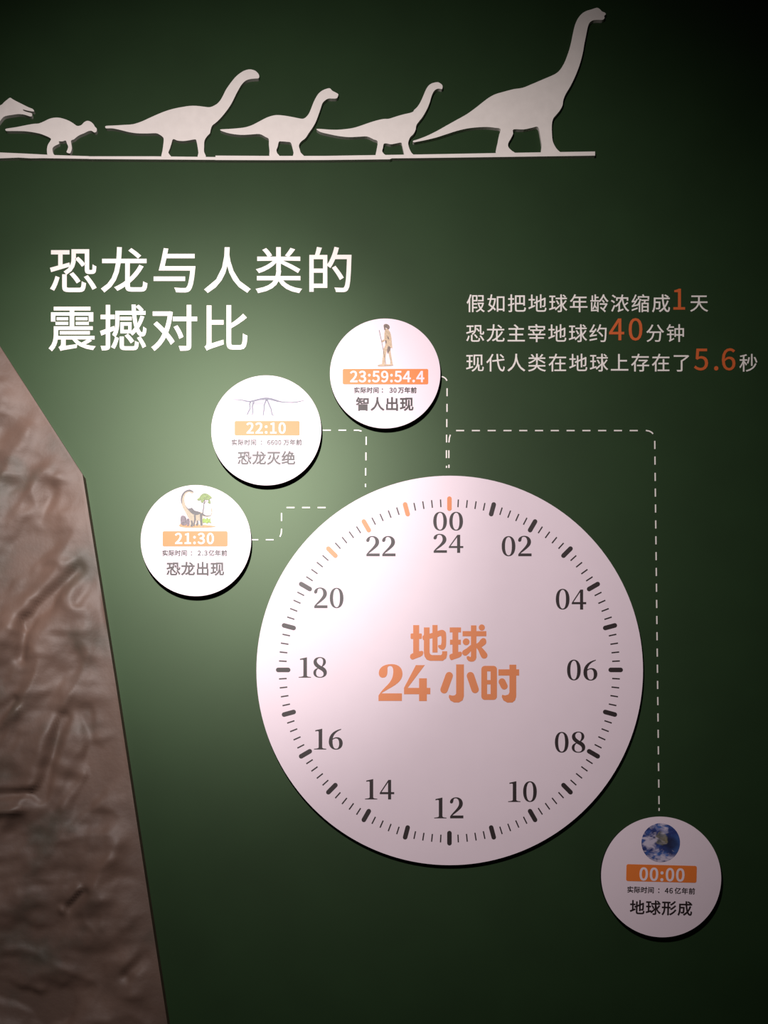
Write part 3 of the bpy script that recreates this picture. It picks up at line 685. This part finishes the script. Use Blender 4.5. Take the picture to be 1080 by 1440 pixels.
V = lambda x, a, b: [(x, a), (x, b)]
H = lambda y, a, b: [(a, y), (b, y)]
dashed('short white dashed line from the sign with the standing human down to the dial top',
       [[(619.5, 529.2), (623.5, 530.2), (626.6, 532.2), (628.6, 535.4)]] +
       [V(x, a, b) for x, a, b in ((628.7, 546, 557.2), (628.6, 568, 579.2), (628.3, 589.4, 600.6), (628.0, 611.3, 622.2), (627.8, 633.2, 644.2), (627.9, 655, 658))], (628, 658))
dd = [V(631.3, 653.5, 658), V(631.2, 633.2, 644.2), [(633.3, 611.4), (631.9, 616), (631.3, 622.2)]]
dd += [H(605.5, 641.4 + 22.2 * k, 652.7 + 22.2 * k) for k in range(12)]
dd += [[(908.3, 605.3), (913, 606.2), (916.4, 608), (918.4, 610)]]
starts = [620, 642, 664.9, 687, 709.4, 731.8, 754.1, 776.4, 798.6, 820.8, 843.6, 866.2, 889, 912, 934.7, 957.5, 980.2, 1003.2, 1026.2, 1049.5, 1072.9, 1096.2, 1119.4]
for y0 in starts:
    x = lambda y: 920.8 + (y - 620) * 0.0117
    dd.append([(x(y0), y0), (x(y0 + 11.4), y0 + 11.4)])
dd.append([(926.9, 1136.2), (926.9, 1140.3)])
dashed('longest white dashed line, running right from the dial top and down to the earth sign', dd, (926, 1140))
dashed('white dashed line stepping right and down from the sign with the dinosaur skeleton',
       [H(605, 454, 465.2), H(605, 476, 486.8), [(497.6, 605), (504, 605.1), (508.4, 606.3)], V(514.9, 614, 625.6), V(514.6, 636.2, 647.4),
        V(514.2, 658.2, 668.8), V(514, 680.3, 685)], (514, 685))
dashed('white dashed line stepping right and up from the lowest left sign to the dial',
       [H(759, 353.8, 363.2), H(759, 373.8, 384.7), [(393.6, 755), (395.4, 750.6), (396, 743.6)], V(395.9, 721.4, 732.7),
        H(713.7, 402.9, 414.2), H(713.7, 424.8, 436), H(713.7, 446.6, 458)], (400, 759))

# ------------------------------------------------------------------ round boards
FACE_T = 0.0016


def board(t, cx, cy, rx, ry, depth, rot=0.0):
    loop = ellipse(cx, cy, rx, ry, 160, rot)
    V_, F_ = plate_geo([loop], 0.0, depth)
    # the black core stops just behind the printed face
    for v in V_:
        if v.y < -1e-6:
            v.y = -(depth - FACE_T)
    add_mesh('sign_board', V_, F_, M_BLACK, t, label='black board core')
    V_, F_ = plate_geo([loop], depth - FACE_T, depth)
    add_mesh('printed_face', V_, F_, M_FACE, t, label='white printed face')


PRINT = 0.00035

# --- the big dial
CD = 0.010
CX, CY = 632.4, 942.8
t = thing('clock_dial', 'huge round white 24-hour dial with black ticks and orange title', 'clock dial', at(632.4, 1216.5))
board(t, CX, CY, 271.8, 273.8, CD)
TX, TY = 632.0, 942.0
for h in range(24):
    a = math.radians(h * 15)
    ky = 1.006 - 0.006 * math.cos(a)
    P = lambda r, a=a, ky=ky: (TX + r * math.sin(a), TY - r * math.cos(a) * ky)
    orange = h in (0, 21, 22, 23)
    plate('hour_mark', [[capsule(P(226.8), P(240.8), 3.2)]], CD, CD + PRINT, M_ORANGE_T if orange else M_INK, t,
          label='orange hour tick' if orange else None)
    for k in range(1, 5):
        a2 = math.radians(h * 15 + k * 3)
        P2 = lambda r, a=a2, ky=ky: (TX + r * math.sin(a), TY - r * math.cos(a) * ky)
        plate('minute_mark', [[ribbon([P2(229.2), P2(240.0)], 0.9)]], CD, CD + PRINT, M_INK, t)

SERIF = {
    '0': (225, 568, 'M355,176 C440,176 485,260 485,373 C485,490 440,570 355,570 C270,570 225,490 225,373 C225,260 270,176 355,176 Z '
                    'M355,194 C318,194 288,250 288,373 C288,500 320,552 355,552 C392,552 418,500 418,373 C418,250 392,194 355,194 Z'),
    '1': (275, 545, 'M300,181 L432,152 L432,505 C434,525 460,530 510,534 L510,546 L275,546 L275,534 C330,528 362,525 364,505 L364,212 C362,194 345,194 300,203 Z'),
    '2': (577, 547, 'M577,240 C577,195 625,149 695,149 C770,149 822,200 822,265 C822,330 780,365 735,405 C690,445 650,470 622,495 '
                    'L832,495 L832,548 L580,548 L580,510 C620,455 670,410 705,365 C735,325 750,300 750,262 C750,205 725,168 685,168 '
                    'C665,168 650,178 646,195 C640,225 640,264 607,266 C590,266 577,256 577,240 Z'),
    '4': (527, 565, 'M690,188 L743,188 L743,425 L802,425 L802,465 L743,465 L743,567 L685,567 L685,465 L527,465 L527,440 Z M684,238 L560,425 L684,425 Z'),
    '6': (503, 525, 'M740,135 C742,147 735,152 720,158 C640,190 590,250 578,320 C600,303 630,293 660,293 C725,293 768,340 768,405 '
                    'C768,480 715,530 640,530 C560,530 503,470 503,380 C503,250 590,165 740,135 Z '
                    'M575,345 C572,440 590,513 640,513 C685,513 700,470 700,420 C700,350 680,314 635,315 C610,318 590,330 575,345 Z'),
    '8': (525, 515, 'M650,118 C720,118 764,155 764,210 C764,250 735,285 700,302 C750,330 782,365 782,415 C782,480 725,518 650,518 '
                    'C575,518 525,480 525,420 C525,375 560,345 605,330 C560,300 528,265 528,215 C528,155 580,118 650,118 Z '
                    'M655,133 C620,133 591,160 591,195 C591,240 640,270 680,297 C700,270 710,240 710,205 C710,160 690,133 655,133 Z '
                    'M615,342 C590,360 577,390 577,425 C577,475 605,502 650,502 C695,502 719,480 719,445 C719,395 670,370 615,342 Z'),
}


def serif(ch, x, base, k, kx=None):
    kx = k if kx is None else kx
    x0, b0, path = SERIF[ch]
    return [[(x + (p[0] - x0) * kx, base + (p[1] - b0) * k) for p in l] for l in svg(path)]


KS = 1 / 13.5
NUMERALS = [  # text, left of first, left of second, baseline, squash
    ('00', 609.2, 631.8, 746.0, 0.905), ('24', 609.6, 631.1, 777.2, 0.90),
    ('02', 705.5, 728.6, 782.0, 0.97), ('04', 781.6, 804.0, 857.0, 1.0), ('06', 797.4, 820.4, 956.6, 1.0),
    ('08', 780.3, 804.0, 1058.2, 1.0), ('10', 714.5, 735.6, 1127.6, 1.0), ('12', 610.5, 632.7, 1150.6, 1.0),
    ('14', 513.2, 534.0, 1124.0, 0.98), ('16', 441.5, 462.3, 1053.8, 1.0), ('18', 420.0, 440.6, 952.8, 0.98),
    ('20', 441.6, 463.7, 855.0, 0.98), ('22', 515.0, 537.3, 782.0, 0.96)]
for s, xa, xb, base, q in NUMERALS:
    plate('hour_numeral', [serif(s[0], xa, base, KS * q, KS), serif(s[1], xb, base, KS * q, KS)], CD, CD + PRINT, M_INK, t)


def Z7(pts):
    return [(520 + x / 4.909, 920 + y / 4.909) for x, y in pts]


def Z8(pts):
    return [(565 + x / 8.308, 870 + y / 8.308) for x, y in pts]


RC = lambda x0, y0, x1, y1: [(x0, y0), (x1, y0), (x1, y1), (x0, y1)]
title = holder('dial_title', t, 'orange title')
earth_ch = [RC(133, 75, 203, 430), rrect(103, 172, 235, 236, 12),
            smooth([(97, 438), (118, 408), (240, 375), (240, 430), (160, 466), (122, 478), (100, 460)], 3),
            smooth([(242, 212), (258, 192), (355, 166), (420, 143), (470, 130), (503, 145), (518, 178), (518, 300), (505, 345), (480, 364),
                    (452, 356), (426, 332), (428, 308), (460, 300), (461, 206), (420, 214), (355, 228), (262, 248), (245, 240)], 3),
            RC(358, 74, 418, 395),
            [(258, 102), (325, 102), (325, 395), (333, 414), (352, 425), (458, 425), (470, 412), (472, 380), (530, 380), (530, 420),
             (519, 462), (480, 492), (330, 492), (290, 477), (266, 442), (258, 400)]]
ball_ch = [RC(560, 102, 692, 160), RC(592, 102, 660, 430), RC(563, 245, 690, 303),
           smooth([(556, 440), (575, 412), (692, 385), (692, 440), (610, 475), (572, 482)], 3),
           RC(710, 145, 988, 205), ellipse(935, 103, 36, 36, 24),
           [(808, 78), (872, 78), (872, 455), (862, 482), (838, 500), (805, 502), (778, 494), (758, 468), (758, 440), (785, 436), (800, 450), (808, 436)],
           ellipse(752, 270, 40, 40, 24),
           smooth([(812, 305), (830, 345), (772, 418), (735, 432), (708, 410), (712, 375), (760, 345)], 3),
           smooth([(987, 265), (978, 236), (950, 226), (922, 242), (898, 275), (868, 300), (880, 350), (908, 348), (978, 298)], 3),
           smooth([(872, 335), (912, 318), (985, 392), (1001, 428), (987, 458), (957, 466), (928, 448), (895, 372)], 3)]
two_ch = svg('M62,130 C62,90 100,68 150,68 C200,68 226,95 226,135 C226,175 195,200 160,222 C125,243 95,258 80,270 L222,270 L222,322 L60,322 '
             'L60,285 C90,235 125,215 140,190 C158,165 162,140 162,118 C162,95 155,80 140,80 C128,80 122,88 122,100 C122,125 125,162 90,162 C72,162 62,148 62,130 Z')
four_ch = svg('M318,75 L380,75 L262,232 L340,232 L340,166 L394,166 L394,232 L418,232 L418,276 L394,276 L394,323 L340,323 L340,276 L236,276 L236,232 Z')
small_ch = [[(596, 70), (650, 70), (650, 290), (641, 318), (615, 333), (582, 333), (556, 319), (545, 296), (548, 280), (572, 286), (589, 282), (596, 272)],
            capsule((548, 148), (513, 245), 26), capsule((695, 148), (727, 243), 26)]
time_hole = [RC(810, 118, 834, 178), RC(810, 208, 834, 275)]
time_ch = [RC(888, 104, 1031, 147),
           [(964, 72), (1011, 72), (1011, 292), (1003, 318), (985, 333), (950, 334), (922, 318), (911, 295), (913, 280), (935, 284), (956, 278), (964, 264)],
           capsule((913, 190), (928, 220), 24)]
for name, shapes in (('character', [[Z8(l)] for l in earth_ch]), ('character', [[Z8(l)] for l in ball_ch]),
                     ('numeral', [[Z7(l) for l in two_ch]]), ('numeral', [[Z7(l) for l in four_ch]]),
                     ('character', [[Z7(l)] for l in small_ch]),
                     ('character', [[Z7(rrect(770, 80, 878, 315, 24))] + [Z7(l) for l in time_hole]] + [[Z7(l)] for l in time_ch])):
    plate(name, shapes, CD, CD + PRINT, M_ORANGE_T, title)

# --- small round signs
DD = 0.0135


def sign(label, cx, cy, rx, ry, bar, timetext, caption, heading, rot=0.0, tilt=0.0, bar_r=2.0):
    t = thing('round_sign', label, 'round sign', at(cx, cy + ry), 'small round signs around the dial')
    board(t, cx, cy, rx, ry, DD, rot)
    R = ((cx, cy), tilt) if tilt else None
    tw = (lambda l: turn(l, R[0], R[1])) if R else (lambda l: l)
    b = plate('time_label', [[tw(rrect(*bar, bar_r))]], DD, DD + PRINT, M_ORANGE, t, label='orange time label')
    s, x, base, em, track = timetext
    plate('time_digits', [lp for _, lp in layout(s, x, base, em, track, 26, R)], DD + PRINT, DD + 2 * PRINT, M_FACE, b, label='white time digits')
    shapes = []
    for s, x, cyy, em, track in caption:
        shapes += [lp for _, lp in layout(s, x, cyy + 0.38 * em, em, track, 20 if tilt else 32, R)]
    plate('caption_line', shapes, DD, DD + PRINT, M_INK, t)
    h = holder('title_line', t)
    s, x, cyy, em, track = heading
    for ch, lp in layout(s, x, cyy + 0.38 * em, em, track, 18 if tilt else 26, R):
        plate('character', [lp], DD, DD + PRINT, M_INK, h)
    return t


def art(name, shapes, m, parent, layer=1, d=None):
    d = DD if d is None else d
    return plate(name, [[l] for l in shapes], d, d + PRINT * layer * 0.6, m, parent)


# sign with the standing human
t = sign('round white sign with a standing human figure, highest of the four beside the dial', 541.6, 525.2, 77.6, 77.2,
         (482, 518.8, 602.2, 540.4), ('23:59:54.4', 492.0, 537.0, 20.4, 0.95),
         [('实际时间', 497.6, 548.6, 8.6, 0.35), ('：', 535.6, 548.6, 8.6, 0), ('30', 547.6, 548.6, 8.8, 0.5), ('万年前', 559.6, 548.6, 8.6, 0.35)],
         ('智人出现', 500.2, 568.0, 20.0, 0.55))
M_SKIN = mat('figure_tan_ink', (0.50, 0.36, 0.24), 0.5, 0.5, 0.25, 400)
M_HAIR = mat('figure_brown_ink', (0.16, 0.11, 0.09), 0.5, 0.5, 0.3, 300)
K = lambda pts: [(515 + x / 19.2, 445 + y / 19.2) for x, y in pts]
fig = holder('human_picture', t, 'small tan drawing of a standing human holding a spear')
art('figure_body', [K(smooth([(520, 330), (500, 400), (490, 470), (488, 560), (490, 620), (520, 690), (505, 800), (470, 860), (455, 960),
                              (450, 1080), (430, 1200), (425, 1280), (400, 1310), (500, 1312), (510, 1200), (525, 1100), (545, 980), (565, 900),
                              (600, 980), (620, 1090), (650, 1200), (650, 1300), (715, 1300), (700, 1200), (680, 1080), (660, 960), (655, 860),
                              (690, 850), (705, 870), (700, 800), (690, 700), (680, 580), (660, 470), (630, 400), (590, 350), (560, 330)], 2)),
                    K(smooth([(520, 560), (480, 620), (425, 650), (410, 690), (440, 700), (500, 660), (545, 600)], 2))], M_SKIN, fig)
art('figure_hair', [K(smooth([(470, 240), (500, 205), (560, 205), (615, 240), (635, 300), (600, 350), (560, 320), (520, 300), (525, 350), (490, 365), (478, 310)], 2)),
                    K(smooth([(600, 800), (650, 830), (650, 900), (610, 950), (585, 1010), (560, 940), (570, 870)], 2)),
                    K(smooth([(570, 520), (610, 570), (615, 620), (580, 600)], 2)), K(smooth([(510, 640), (550, 660), (540, 740), (520, 720)], 2))],
    M_HAIR, fig, 2)
art('spear', [K(ribbon([(350, 370), (390, 560), (420, 690), (450, 850), (500, 1120), (530, 1290)], 8, 6))], M_HAIR, fig, 3)
art('ground_patch', [K(smooth([(320, 1310), (420, 1290), (700, 1295), (705, 1325), (520, 1340), (330, 1345)], 2))], M_SKIN, fig, 4)

# sign with the skeleton
t = sign('round white sign with a pale dinosaur skeleton, middle one of the three at upper left', 374.4, 605.2, 77.3, 77.3,
         (330, 592, 421.4, 612.4), ('22:10', 346.4, 609.2, 19.8, 1.6),
         [('实际时间', 325.4, 622.0, 8.6, 0.35), ('：', 365.6, 622.0, 8.6, 0), ('6600', 375.6, 622.0, 8.6, 0.35), ('万年前', 398.3, 622.0, 8.6, 0.3)],
         ('恐龙灭绝', 333.8, 644.0, 20.0, 0.6))
M_BONE = mat('skeleton_grey_ink', (0.10, 0.10, 0.155), 0.5, 0.5, 0.2, 200)
K = lambda pts: [(310 + x / 8.308, 550 + y / 8.308) for x, y in pts]
sk = holder('skeleton_picture', t, 'pale grey drawing of a long-necked dinosaur skeleton')
art('spine', [K(smooth([(110, 97), (180, 94), (240, 97), (300, 108), (345, 112), (400, 100), (460, 84), (530, 74), (600, 82), (660, 102), (720, 120), (800, 126),
                        (880, 123), (1010, 100), (890, 134), (800, 137), (720, 133), (650, 122), (590, 106), (530, 100), (460, 104), (400, 120), (345, 130),
                        (290, 122), (240, 108), (180, 104)], 2))], M_BONE, sk)
art('ribs', [K(ribbon([(400 + i * 17, 110 - i * 3), (392 + i * 17, 150), (398 + i * 17, 185 - i * 3)], 3.2, 2.6)) for i in range(7)], M_BONE, sk, 2)
for pts in ([(355, 120), (340, 150), (348, 200), (325, 245), (312, 275)], [(385, 125), (372, 180), (378, 235), (372, 275)],
            [(535, 100), (512, 160), (508, 220), (498, 285)], [(545, 100), (570, 160), (592, 210), (602, 270), (620, 285)]):
    art('leg_bones', [K(ribbon(pts, 9, 6))], M_BONE, sk, 2)

# sign with the painted dinosaur
t = sign('round white sign with a colour dinosaur and tree, nearest the brown rock panel', 275.5, 760.2, 77.6, 78.1,
         (228.7, 747, 320, 768.4), ('21:30', 245.8, 764.6, 19.8, 1.5),
         [('实际时间', 227.9, 777.6, 8.6, 0.3), ('：', 267.0, 777.6, 8.6, 0), ('2.3', 277.8, 777.6, 8.8, 1.0), ('亿年前', 293.2, 777.6, 8.6, 0.3)],
         ('恐龙出现', 233.8, 799.8, 20.0, 0.6))
K = lambda pts: [(240 + x / 15.43, 675 + y / 15.43) for x, y in pts]
M_CREAM = mat('dinosaur_cream_ink', (0.34, 0.27, 0.18), 0.5, 0.5, 0.15, 300)
M_GREY = mat('dinosaur_grey_ink', (0.05, 0.042, 0.048), 0.5, 0.5, 0.4, 250)
M_MAUVE = mat('boulder_mauve_ink', (0.11, 0.075, 0.095), 0.5, 0.5, 0.5, 250)
M_LEAF = mat('leaf_green_ink', (0.12, 0.19, 0.02), 0.5, 0.5, 0.45, 300)
M_FERN = mat('fern_yellow_green_ink', (0.20, 0.32, 0.01), 0.5, 0.5, 0.5, 400)
M_SAND = mat('sand_orange_ink', (0.48, 0.22, 0.07), 0.5, 0.5, 0.2, 200)
pic = holder('dinosaur_picture', t, 'small colour drawing of a long-necked dinosaur, boulders and a tree')
art('ground_patch', [K(smooth([(190, 1010), (215, 950), (400, 960), (600, 960), (860, 985), (985, 1010), (880, 1030), (600, 1040), (350, 1035)], 2))], M_SAND, pic)
art('dinosaur_figure', [K(smooth([(500, 265), (460, 290), (400, 262), (340, 290), (305, 350), (300, 440), (320, 540), (380, 620), (450, 640), (540, 680), (640, 690),
                                  (690, 710), (760, 765), (860, 760), (885, 700), (870, 640), (895, 610), (905, 690), (880, 770), (790, 800), (700, 790),
                                  (700, 860), (700, 1000), (640, 1005), (630, 900), (600, 880), (600, 980), (540, 985), (545, 880), (510, 900), (490, 1010),
                                  (420, 1010), (420, 880), (370, 800), (320, 700), (260, 590), (225, 480), (225, 380), (260, 290), (330, 225), (410, 205), (470, 230)], 2))], M_CREAM, pic, 2)
art('dinosaur_shading', [K(smooth([(500, 268), (440, 250), (380, 245), (320, 270), (270, 340), (245, 430), (250, 520), (222, 470), (222, 380), (258, 290), (330, 225), (415, 203), (475, 232)], 2)),
                         K(smooth([(310, 530), (380, 620), (460, 600), (520, 660), (630, 690), (640, 730), (560, 760), (480, 740), (420, 690), (350, 610)], 2)),
                         K(smooth([(690, 720), (770, 770), (860, 765), (870, 775), (770, 785), (700, 770)], 2)),
                         K(ribbon([(660, 720), (660, 850), (670, 990)], 26, 20)), K(ribbon([(520, 760), (530, 850), (500, 1000)], 20, 14)),
                         K(ribbon([(450, 880), (470, 950), (450, 1010)], 16, 22)), K(ribbon([(580, 880), (590, 940), (560, 985)], 14, 22))], M_GREY, pic, 3)
art('boulder', [K(smooth([(220, 790), (270, 770), (320, 790), (345, 860), (345, 960), (290, 985), (215, 945)], 2)),
                K(smooth([(350, 850), (390, 835), (415, 890), (400, 980), (355, 990)], 2))], M_MAUVE, pic, 4)
art('tree_trunk', [K(ribbon([(742, 420), (722, 520), (710, 620), (690, 760)], 8, 12)), K(ribbon([(725, 520), (775, 440)], 5, 4)), K(ribbon([(720, 500), (650, 455)], 4, 3))], M_GREY, pic, 4)
art('tree_crown', [K(smooth([(570, 420), (620, 380), (660, 320), (730, 285), (810, 305), (880, 360), (890, 390), (850, 410), (870, 480), (850, 515), (800, 480), (830, 440),
                             (770, 430), (730, 430), (700, 490), (650, 470), (660, 430), (610, 445)], 2))], M_LEAF, pic, 5)
art('fern', [K(smooth([(700, 930), (690, 860), (720, 820), (760, 850), (790, 810), (830, 850), (865, 815), (860, 870), (880, 930), (820, 920), (790, 945), (750, 920)], 2))], M_FERN, pic, 5)

# sign with the earth
t = sign('round white sign with a blue earth, alone at lower right in the shade', 929.8, 1233.2, 85.6, 83.6,
         (880.6, 1216.4, 979.6, 1240.2), ('00:00', 898.6, 1238.4, 23.6, 1.4),
         [('实际时间', 882.2, 1252.0, 9.4, 0.25), ('：', 924.6, 1252.0, 9.4, 0), ('46', 935.4, 1252.0, 9.8, 0.6), ('亿年前', 949.0, 1252.0, 9.4, 0.5)],
         ('地球形成', 886.6, 1276.6, 21.4, 0.95), rot=math.radians(52), tilt=math.radians(1.5), bar_r=2.6)


def earth_material(c):
    m = bpy.data.materials.new('earth_print')
    m.use_nodes = True
    nt = m.node_tree
    b = nt.nodes['Principled BSDF']
    b.inputs['Roughness'].default_value = 0.5
    tc = nt.nodes.new('ShaderNodeTexCoord')

    def nz(scale, detail, stretch, dist=0.0):
        mp = nt.nodes.new('ShaderNodeMapping')
        mp.inputs['Scale'].default_value = stretch
        mp.inputs['Location'].default_value = (0.33, 0, 0.71)
        nt.links.new(tc.outputs['Object'], mp.inputs['Vector'])
        n = nt.nodes.new('ShaderNodeTexNoise')
        n.inputs['Scale'].default_value = scale
        n.inputs['Detail'].default_value = detail
        n.inputs['Distortion'].default_value = dist
        nt.links.new(mp.outputs['Vector'], n.inputs['Vector'])
        return n.outputs['Fac']

    def ramp(fac, *stops):
        r = nt.nodes.new('ShaderNodeValToRGB')
        e = r.color_ramp.elements
        e[0].position, e[0].color = stops[0][0], (*stops[0][1], 1)
        e[1].position, e[1].color = stops[-1][0], (*stops[-1][1], 1)
        for p, cc in stops[1:-1]:
            e.new(p).color = (*cc, 1)
        nt.links.new(fac, r.inputs['Fac'])
        return r.outputs['Color']

    def mix(fac, a, bb):
        x = nt.nodes.new('ShaderNodeMix')
        x.data_type = 'RGBA'
        nt.links.new(fac, x.inputs['Factor'])
        nt.links.new(a, x.inputs['A'])
        nt.links.new(bb, x.inputs['B'])
        return x.outputs['Result']

    def blob(px, py, r0, r1, sx=1.0):
        """1 inside a soft spot of the print, 0 outside."""
        mp = nt.nodes.new('ShaderNodeMapping')
        p = (at(px, py, DD) - c)
        mp.inputs['Location'].default_value = (-p.x * sx, 0, -p.z)
        mp.inputs['Scale'].default_value = (sx, 0, 1)
        nt.links.new(tc.outputs['Object'], mp.inputs['Vector'])
        ln = nt.nodes.new('ShaderNodeVectorMath')
        ln.operation = 'LENGTH'
        nt.links.new(mp.outputs['Vector'], ln.inputs[0])
        mr = nt.nodes.new('ShaderNodeMapRange')
        mr.inputs['From Min'].default_value = r0 * S
        mr.inputs['From Max'].default_value = r1 * S
        mr.inputs['To Min'].default_value = 1
        mr.inputs['To Max'].default_value = 0
        nt.links.new(ln.outputs['Value'], mr.inputs['Value'])
        return mr.outputs['Result']

    def math2(op, a, bb):
        x = nt.nodes.new('ShaderNodeMath')
        x.operation = op
        for k, s in enumerate((a, bb)):
            if isinstance(s, float):
                x.inputs[k].default_value = s
            else:
                nt.links.new(s, x.inputs[k])
        x.use_clamp = True
        return x.outputs[0]

    sea = ramp(nz(30, 3, (1, 1, 1)), (0.35, (0.006, 0.008, 0.035)), (0.5, (0.02, 0.035, 0.17)), (0.68, (0.05, 0.13, 0.42)))
    land = ramp(nz(70, 4, (1, 1, 1)), (0.35, (0.13, 0.12, 0.05)), (0.65, (0.42, 0.35, 0.20)))
    cloud = nt.nodes.new('ShaderNodeRGB')
    cloud.outputs[0].default_value = (0.52, 0.46, 0.58, 1)
    n1 = nz(52, 7, (0.8, 1, 1.5), 0.8)
    nl = nz(45, 3, (1, 1, 1), 0.3)
    lm = math2('MULTIPLY', math2('SUBTRACT', math2('ADD', blob(930.5, 1179, 4, 13, 1.0), nl), 0.85), 4.0)
    east = blob(945, 1187, 5, 17)
    navy = nt.nodes.new('ShaderNodeRGB')
    navy.outputs[0].default_value = (0.008, 0.009, 0.028, 1)
    sea = mix(math2('MULTIPLY', east, 0.8), sea, navy.outputs[0])
    colr = mix(lm, sea, land)
    cm = math2('ADD', n1, math2('MULTIPLY', blob(913, 1182, 3, 14), 0.22))
    cm = math2('ADD', cm, math2('MULTIPLY', blob(925, 1163, 3, 12, 0.6), 0.16))
    cm = math2('ADD', cm, math2('MULTIPLY', blob(935, 1206, 3, 14, 0.6), 0.14))
    cm = math2('SUBTRACT', cm, math2('MULTIPLY', east, 0.14))
    cm = math2('MULTIPLY', math2('SUBTRACT', cm, 0.52), 6.0)
    colr = mix(cm, colr, cloud.outputs[0])
    nt.links.new(colr, b.inputs['Base Color'])
    return m


plate('earth_picture', [[ellipse(929.2, 1185.0, 27.1, 27.4, 64)]], DD, DD + PRINT, earth_material(origin(t)), t, label='blue and white picture of the earth')
